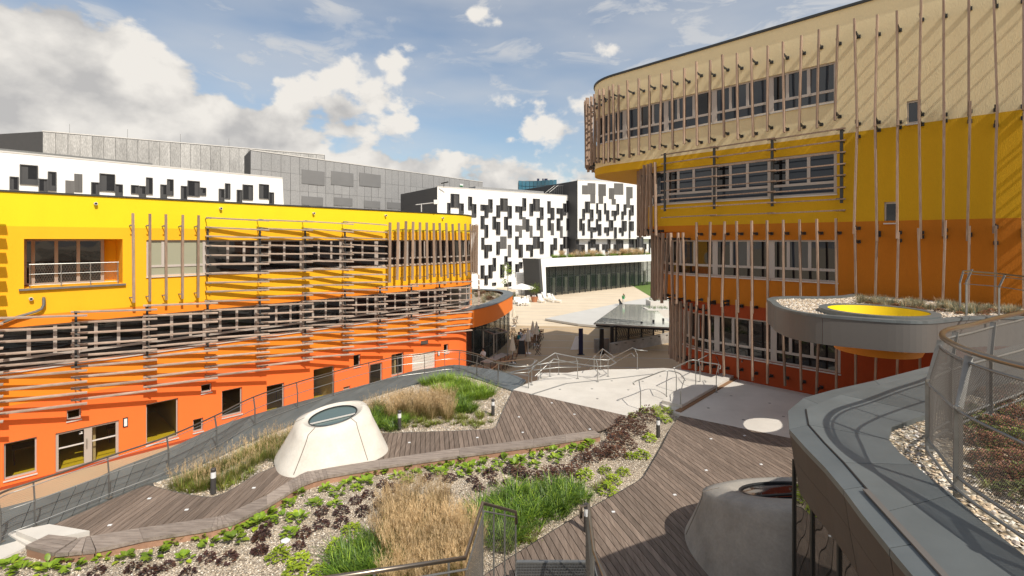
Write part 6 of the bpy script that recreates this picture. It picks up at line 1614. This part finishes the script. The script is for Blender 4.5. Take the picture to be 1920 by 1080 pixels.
T2 = gp(992, 655, 0)+V(0, 2.6, 0); a2_ = R(76)
table(T2, 5.5, .85, a2_, 'longest table with seated guests in the middle of the terrace')
rr2 = random.Random(9)
for k in range(5): chair(T1+V(math.cos(a1)*(-1.3+.65*k)+.75, math.sin(a1)*(-1.3+.65*k)-.45, 0), a1-R(90)+rr2.uniform(-.2, .2))
for k in range(7): chair(T2+V(math.cos(a2_)*(-2.4+.8*k)+.8, math.sin(a2_)*(-2.4+.8*k)-.2, 0), a2_-R(90)+rr2.uniform(-.2, .2))
for k in range(7): chair(T2+V(math.cos(a2_)*(-2.0+.8*k)-.8, math.sin(a2_)*(-2.0+.8*k)+.2, 0), a2_+R(90)+rr2.uniform(-.2, .2))
for k in range(9): chair(gp(955+rr2.uniform(-6, 14), 655-k*6, 0), rr2.uniform(0, 6.28))
for k in range(4): chair(gp(1009, 665-k*9, 0), R(-90)+rr2.uniform(-.4, .4))
# people
def human(name, label, joints, edges, rads, head_c, head_r, hair, shirt, trousers, loc, rz, split=None, cat='person'):
    me = bpy.data.meshes.new(name); me.from_pydata([tuple(j) for j in joints], edges, []); o = bpy.data.objects.new(name, me); COL.objects.link(o)
    s_ = o.modifiers.new('skin', 'SKIN'); sv = me.skin_vertices[0].data if me.skin_vertices else None
    if sv is None:
        bm = bmesh.new(); bm.from_mesh(me); bm.verts.layers.skin.verify(); bm.to_mesh(me); bm.free(); sv = me.skin_vertices[0].data
    for i, r_ in enumerate(rads): sv[i].radius = (r_, r_*.85)
    sv[0].use_root = True
    ss_ = o.modifiers.new('sub', 'SUBSURF'); ss_.levels = 2; ss_.render_levels = 2
    dg = bpy.context.evaluated_depsgraph_get(); nm = bpy.data.meshes.new_from_object(o.evaluated_get(dg))
    o.modifiers.clear(); o.data = nm
    nm.materials.clear()
    for m_ in (shirt, trousers, M['skin'], hair): nm.materials.append(m_)
    for p in nm.polygons:
        c = p.center; 
        p.material_index = split(c); p.use_smooth = True
    o.location = loc; o.rotation_euler = (0, 0, rz); tag(o, label, cat)
    hb = MB(); hb.lathe(head_c+V(0, .015, -.02), [(head_r*.7, -.02), (head_r*1.06, .05), (head_r*1.0, .10), (head_r*.6, .145), (.01, .16)], 14)
    h_ = hb.build('hair', hair, None, smooth=True); h_.parent = o
    return o
M['shirt_white'] = mat('white_cloth', (.70, .70, .70), .9, .1, 8); M['shirt_green'] = mat('green_shirt', (.03, .32, .12), .9, .1, 8); M['shirt_teal'] = mat('teal_shirt', (.02, .20, .24), .9, .1, 8)
M['trouser_dark'] = mat('dark_trousers', (.03, .03, .04), .9, .1, 8); M['trouser_pale'] = mat('pale_trousers', (.68, .64, .58), .9, .1, 8); M['hair_dark'] = mat('dark_hair', (.025, .015, .01), .7, .1, 20); M['hair_red'] = mat('reddish_hair', (.22, .08, .03), .7, .1, 20)
def standing(label, loc, rz, shirt, tr, hair):
    J = [V(0, 0, .95), V(0, 0, 1.15), V(0, -.01, 1.38), V(0, -.02, 1.48), V(0, -.04, 1.60), V(0, -.04, 1.70), V(.16, 0, 1.40), V(.24, -.08, 1.18), V(.08, -.28, 1.45), V(.03, -.26, 1.53), V(-.16, 0, 1.40), V(-.24, -.08, 1.18), V(-.08, -.28, 1.45), V(-.03, -.26, 1.53),
         V(.09, 0, .88), V(.10, -.02, .48), V(.10, .02, .08), V(.10, -.13, .04), V(-.09, 0, .88), V(-.10, -.03, .48), V(-.10, .0, .08), V(-.10, -.15, .04)]
    E = [(0, 1), (1, 2), (2, 3), (3, 4), (4, 5), (2, 6), (6, 7), (7, 8), (8, 9), (2, 10), (10, 11), (11, 12), (12, 13), (0, 14), (14, 15), (15, 16), (16, 17), (0, 18), (18, 19), (19, 20), (20, 21)]
    Rr = [.15, .14, .15, .055, .095, .08, .07, .05, .04, .035, .07, .05, .04, .035, .10, .065, .045, .04, .10, .065, .045, .04]
    def sp(c): return 2 if (c.z > 1.47 or (c.y < -.17 and c.z > 1.25)) else (0 if c.z > .95 else (1 if c.z > .08 else 3))
    return human('person', label, J, E, Rr, V(0, -.03, 1.60), .098, hair, shirt, tr, loc, rz, sp)
def sitting(label, loc, rz, shirt, tr, hair):
    J = [V(0, 0, .52), V(0, .01, .72), V(0, -.02, .95), V(0, -.05, 1.05), V(0, -.08, 1.17), V(0, -.08, 1.26), V(.16, -.02, .96), V(.23, -.12, .76), V(.12, -.35, .80), V(.06, -.42, .84), V(-.16, -.02, .96), V(-.23, -.12, .76), V(-.12, -.35, .80), V(-.06, -.42, .84),
         V(.10, -.08, .50), V(.12, -.44, .50), V(.12, -.40, .08), V(.12, -.54, .04), V(-.10, -.08, .50), V(-.12, -.44, .50), V(-.12, -.42, .08), V(-.12, -.56, .04)]
    E = [(0, 1), (1, 2), (2, 3), (3, 4), (4, 5), (2, 6), (6, 7), (7, 8), (8, 9), (2, 10), (10, 11), (11, 12), (12, 13), (0, 14), (14, 15), (15, 16), (16, 17), (0, 18), (18, 19), (19, 20), (20, 21)]
    Rr = [.15, .14, .15, .055, .095, .08, .07, .05, .04, .035, .07, .05, .04, .035, .10, .075, .045, .04, .10, .075, .045, .04]
    def sp(c): return 2 if (c.z > 1.04 or (c.y < -.28 and c.z > .7)) else (0 if c.z > .58 else (1 if c.z > .08 else 3))
    return human('person', label, J, E, Rr, V(0, -.07, 1.17), .098, hair, shirt, tr, loc, rz, sp)
pg = gp(1169, 573, .30)
standing('standing person in green top and pale trousers holding a camera up beside a dog', pg, R(10), M['shirt_green'], M['trouser_pale'], M['hair_red'])
b = MB(); b.box(pg+V(.05, -.34, 1.56), (.16, .12, .1)); b.tube([pg+V(.05, -.40, 1.56), pg+V(.05, -.50, 1.55)], .04, 8); tag(b.build('camera', M['black']), 'small black camera held up by the standing person in green', 'camera')
bpk = MB(); bpk.box(pg+V(0, .2, 1.22), (.3, .16, .42)); tag(bpk.build('backpack', M['black'], bevel=.04), 'black backpack on the back of the person in green', 'backpack')
# dog, sitting
J = [V(0, .14, .18), V(0, .02, .32), V(0, -.10, .46), V(0, -.16, .58), V(0, -.22, .66), V(0, -.36, .63), V(.07, -.14, .22), V(.07, -.17, .03), V(-.07, -.14, .22), V(-.07, -.17, .03), V(.11, .12, .12), V(.12, -.04, .03), V(-.11, .12, .12), V(-.12, -.04, .03), V(0, .32, .06), V(.06, -.17, .77), V(-.06, -.17, .77)]
E = [(0, 1), (1, 2), (2, 3), (3, 4), (4, 5), (2, 6), (6, 7), (2, 8), (8, 9), (0, 10), (10, 11), (0, 12), (12, 13), (0, 14), (4, 15), (4, 16)]
Rr = [.13, .12, .12, .08, .08, .035, .04, .03, .04, .03, .07, .03, .07, .03, .02, .015, .015]
me = bpy.data.meshes.new('dog'); me.from_pydata([tuple(j) for j in J], E, []); dg_o = bpy.data.objects.new('dog', me); COL.objects.link(dg_o); dg_o.modifiers.new('skin', 'SKIN')
bm = bmesh.new(); bm.from_mesh(me); bm.verts.layers.skin.verify(); bm.to_mesh(me); bm.free()
for i, r_ in enumerate(Rr): me.skin_vertices[0].data[i].radius = (r_, r_)
dg_o.modifiers.new('sub', 'SUBSURF').levels = 2
nm = bpy.data.meshes.new_from_object(dg_o.evaluated_get(bpy.context.evaluated_depsgraph_get())); dg_o.modifiers.clear(); dg_o.data = nm; nm.materials.clear(); nm.materials.append(M['black'])
for p in nm.polygons: p.use_smooth = True
dg_o.location = gp(1164, 573.5, .30); dg_o.rotation_euler = (0, 0, R(-60)); dg_o.scale = (1.3, 1.3, 1.3); tag(dg_o, 'dark dog sitting beside the person in green on the slab', 'dog')
sitting('seated person in teal at the near end of the long guest table', T2+V(-.95, -1.2, 0), R(75), M['shirt_teal'], M['trouser_dark'], M['hair_dark'])
sitting('seated person in white with raised head in the middle of the long guest table', T2+V(-.75, .3, 0), R(75), M['shirt_white'], M['trouser_dark'], M['hair_dark'])
sitting('seated person in white facing left on the right side of the guest table', T2+V(1.0, .6, 0), R(-100), M['shirt_white'], M['trouser_dark'], M['hair_red'])
sitting('seated person in green at the far right of the guest table', T2+V(1.1, 1.6, 0), R(-100), M['shirt_green'], M['trouser_dark'], M['hair_dark'])
sitting('seated person in grey striped top against the cafe glass', T1+V(-1.0, .9, 0), R(-30), M['shirt_white'], M['trouser_dark'], M['hair_dark'])
# open white parasols
def open_parasol(p, label, r_=2.2, h=2.7):
    o = thing('open_parasol', label, 'parasol', p.to_tuple(), 'open white parasols by the white building')
    b_ = MB(); b_.tube([p, p+V(0, 0, h)], .04, 8); b_.build('pole', M['galv'], o)
    b_ = MB(); n = 8; vs = [p+V(0, 0, h+.1)]+[p+V(r_*math.cos(2*math.pi*j/n), r_*math.sin(2*math.pi*j/n), h-.55) for j in range(n)]+[p+V(r_*math.cos(2*math.pi*j/n), r_*math.sin(2*math.pi*j/n), h-.75) for j in range(n)]
    b_.add(vs, [(0, 1+j, 1+(j+1) % n) for j in range(n)]+[(1+j, 9+j, 9+(j+1) % n, 1+(j+1) % n) for j in range(n)]); b_.build('canvas', M['white_cloth'], o)
open_parasol(at(978, 562, 80), 'open white parasol in front of the lattice cabin', 2.3, 2.6); open_parasol(at(912, 566, 84), 'open white parasol behind the cafe pavilion roof', 2.3, 2.7)
# lattice cabin
lc = at(988, 562, 86); cab = thing('lattice_cabin', 'white cabin with perforated lattice panels against the dark wall', 'cabin', (lc.x, lc.y, 0))
for z0_, z1_ in ((.1, 1.9), (2.0, 3.9)):
    for k in range(4):
        x0_ = lc.x-2+k*.98; b = MB(); b.hexa([(x0_, lc.y, z0_), (x0_+.93, lc.y, z0_), (x0_+.93, lc.y+.1, z0_), (x0_, lc.y+.1, z0_)], [(x0_, lc.y, z1_), (x0_+.93, lc.y, z1_), (x0_+.93, lc.y+.1, z1_), (x0_, lc.y+.1, z1_)])
        for a in range(4):
            for c in range(5): b.box((x0_+.15+.21*a, lc.y-.02, z0_+.25+c*.32), (.09, .04, .14), mi=1)
        b.build('lattice_panel', [M['white_pl'], M['slabgrey']], cab)
b = MB(); b.box((lc.x-.05, lc.y+1.2, 2), (3.8, 2.1, 3.8)); b.build('body', M['white_pl'], cab)
# loungers
def lounger(p, rz, label):
    o = thing('sun_lounger', label, 'sun lounger', p.to_tuple(), 'white loungers on the sunny plaza'); ca, sa = math.cos(rz), math.sin(rz)
    W = lambda x, y, z: p+V(x*ca-y*sa, x*sa+y*ca, z)
    for k in range(6): b_ = MB(); b_.beam(W(-.35, -.8+k*.17, .38), W(.35, -.8+k*.17, .38), .14, .03); b_.build('seat_slat', M['white_pl'], o)
    for k in range(6): b_ = MB(); b_.beam(W(-.35, .2+k*.10, .42+k*.16), W(.35, .2+k*.10, .42+k*.16), .03, .14); b_.build('back_slat', M['white_pl'], o)
    for (x, y) in ((-.33, -.75), (.33, -.75), (-.33, .3), (.33, .3)): b_ = MB(); b_.beam(W(x, y, 0), W(x, y, .4), .06, .06); b_.build('leg', M['white_pl'], o)
for i, (x, y) in enumerate(((1015, 567), (1034, 566), (1024, 563), (1043, 567))): lounger(gp(x, y, 0), R(20+i*15), ['white reclining lounger right of the potted olive tree', 'white lounger with steep back, second from the right', 'white lounger behind the two front loungers', 'small white lounger at the right end'][i])
def wchair(p, rz, label):
    o = thing('white_chair', label, 'chair', p.to_tuple(), 'white chairs on the sunny plaza'); ca, sa = math.cos(rz), math.sin(rz); W = lambda x, y, z: p+V(x*ca-y*sa, x*sa+y*ca, z)
    b_ = MB(); b_.box(W(0, 0, .45), (.55, .55, .05), rz); b_.build('seat', M['white_pl'], o); b_ = MB(); b_.beam(W(-.27, .27, .75), W(.27, .27, .75), .05, .55); b_.build('backrest', M['white_pl'], o)
    for (x, y) in ((-.25, -.25), (.25, -.25), (-.25, .25), (.25, .25)): b_ = MB(); b_.beam(W(x, y, 0), W(x, y, .45), .05, .05); b_.build('leg', M['white_pl'], o)
for i in range(13):
    p = gp(970+rr2.uniform(-6, 36), 564+rr2.uniform(0, 10), 0); wchair(p, rr2.uniform(0, 6.28), 'white garden chair among the seats in front of the cabin')
# trees
def tree(p, h, cr, label, name='young_tree', pot=False, n=500, m='leaf_green', trunk=.05, cz=.65, ls=.16, airy=False):
    o = thing(name, label, 'tree', p.to_tuple()); r_ = random.Random(int(h*100)+int(p.x*10)); z0_ = .0
    if pot:
        b_ = MB(); b_.lathe(p, [(.42, 0), (.55, .75), (.58, .8), (.5, .8)], 14); b_.build('pot', M['terracotta'], o); z0_ = .7
    tb_ = MB(); k_ = [p+V(r_.uniform(-.05, .05), r_.uniform(-.05, .05), z0_+(h-z0_)*u) for u in (0, .3, .6, .85)]; tb_.tube(k_, [trunk, trunk*.8, trunk*.6, trunk*.25], 7)
    tips = []
    for i in range(11):
        u = r_.uniform(.35, .85); s_ = p+V(0, 0, z0_+(h-z0_)*u); a = r_.uniform(0, 6.28); L_ = cr*r_.uniform(.5, .95)*(1 if not airy else .8); e_ = s_+V(math.cos(a)*L_, math.sin(a)*L_, L_*r_.uniform(.3, .9)); tb_.tube([s_, s_.lerp(e_, .5)+V(0, 0, .08), e_], [trunk*.4, trunk*.25, trunk*.1], 5); tips.append(e_); tips.append(s_.lerp(e_, .6))
    tb_.build('trunk', M['bark'], o)
    cb_ = MB()
    for i in range(n):
        c = tips[r_.randrange(len(tips))]+V(r_.gauss(0, 1), r_.gauss(0, 1), r_.gauss(0, .8))*cr*.28
        a = V(r_.uniform(-1, 1), r_.uniform(-1, 1), r_.uniform(-1, 1)).normalized(); b2 = a.cross(V(r_.random(), r_.random(), r_.random()+.1)).normalized(); s_ = ls*r_.uniform(.5, 1)
        cb_.add([c-a*s_*.6, c+b2*s_*.3, c+a*s_*.6, c-b2*s_*.3], [(0, 1, 2, 3)])
    cb_.build('crown', M[m], o)
tree(at(952, 548, 82)*1.0, 5.6, 1.2, 'thin young tree with sparse leaves before the white pixel facade', n=260, m='leaf_green', trunk=.07, ls=.28, airy=True) if False else None
pt1 = gp(952, 557, 0); pt1 = V(pt1.x, 82, 0); pt1.x = (952-960)/F*82
tree(pt1, 6.2, 1.1, 'thin young tree with sparse leaves before the white pixel facade', n=230, m='leaf_green', trunk=.07, ls=.30)
pt2 = gp(1002, 566, 0); tree(pt2, 2.6, .9, 'potted olive tree in orange pot among white chairs', name='potted_olive_tree', pot=True, n=700, m='leaf_green', ls=.16)
for i, x in enumerate((945, 957, 940)):
    p = V((x-960)/F*80, 80, 0); b = MB(); r_ = random.Random(i)
    for k in range(260): q_ = p+V(r_.gauss(0, .5), r_.gauss(0, .4), 0); blade(b, q_, (r_.uniform(-.5, .5), r_.uniform(-.5, .5), 0), r_.uniform(.6, 1.6), .06, .2, 3)
    tag(b.build('shrub', M['grass_green']), ['green shrub tuft left of the thin young tree', 'green shrub tuft at the foot of the thin young tree', 'leftmost green shrub tuft behind the cafe roof'][i], 'shrub')
# ================================================================ labels that single out members of a group
ORD = ['first', 'second', 'third', 'fourth', 'fifth', 'sixth', 'seventh', 'eighth', 'ninth', 'tenth', 'eleventh', 'twelfth', 'thirteenth', 'fourteenth', 'fifteenth', 'sixteenth', 'seventeenth', 'eighteenth', 'nineteenth']
TENS = {20: 'twent', 30: 'thirt', 40: 'fort', 50: 'fift', 60: 'sixt', 70: 'sevent', 80: 'eight', 90: 'ninet'}
def ordn(n):
    if n < 20: return ORD[n-1]
    t, u = n//10*10, n % 10
    return TENS[t]+'ieth' if u == 0 else TENS[t]+'y-'+ORD[u-1]
groups = {}
for o in bpy.data.objects:
    if o.parent is None and o.get('label') and o.get('group'): groups.setdefault((o['group'], o['label']), []).append(o)
for (g_, l_), L in groups.items():
    if len(L) < 2: continue
    def pxx(o):
        p = o.location if o.type == 'EMPTY' or o.location.length > 0 else Vector(o.bound_box[0])
        return p.x/max(p.y, .1)
    L.sort(key=pxx); n = len(L)
    words = l_.split()
    base = ' '.join(words[:11])
    for i, o in enumerate(L):
        if i < (n+1)//2: w = 'leftmost' if i == 0 else ordn(i+1)+' from the left'
        else: w = 'rightmost' if i == n-1 else ordn(n-i)+' from the right'
        o['label'] = base+', '+w
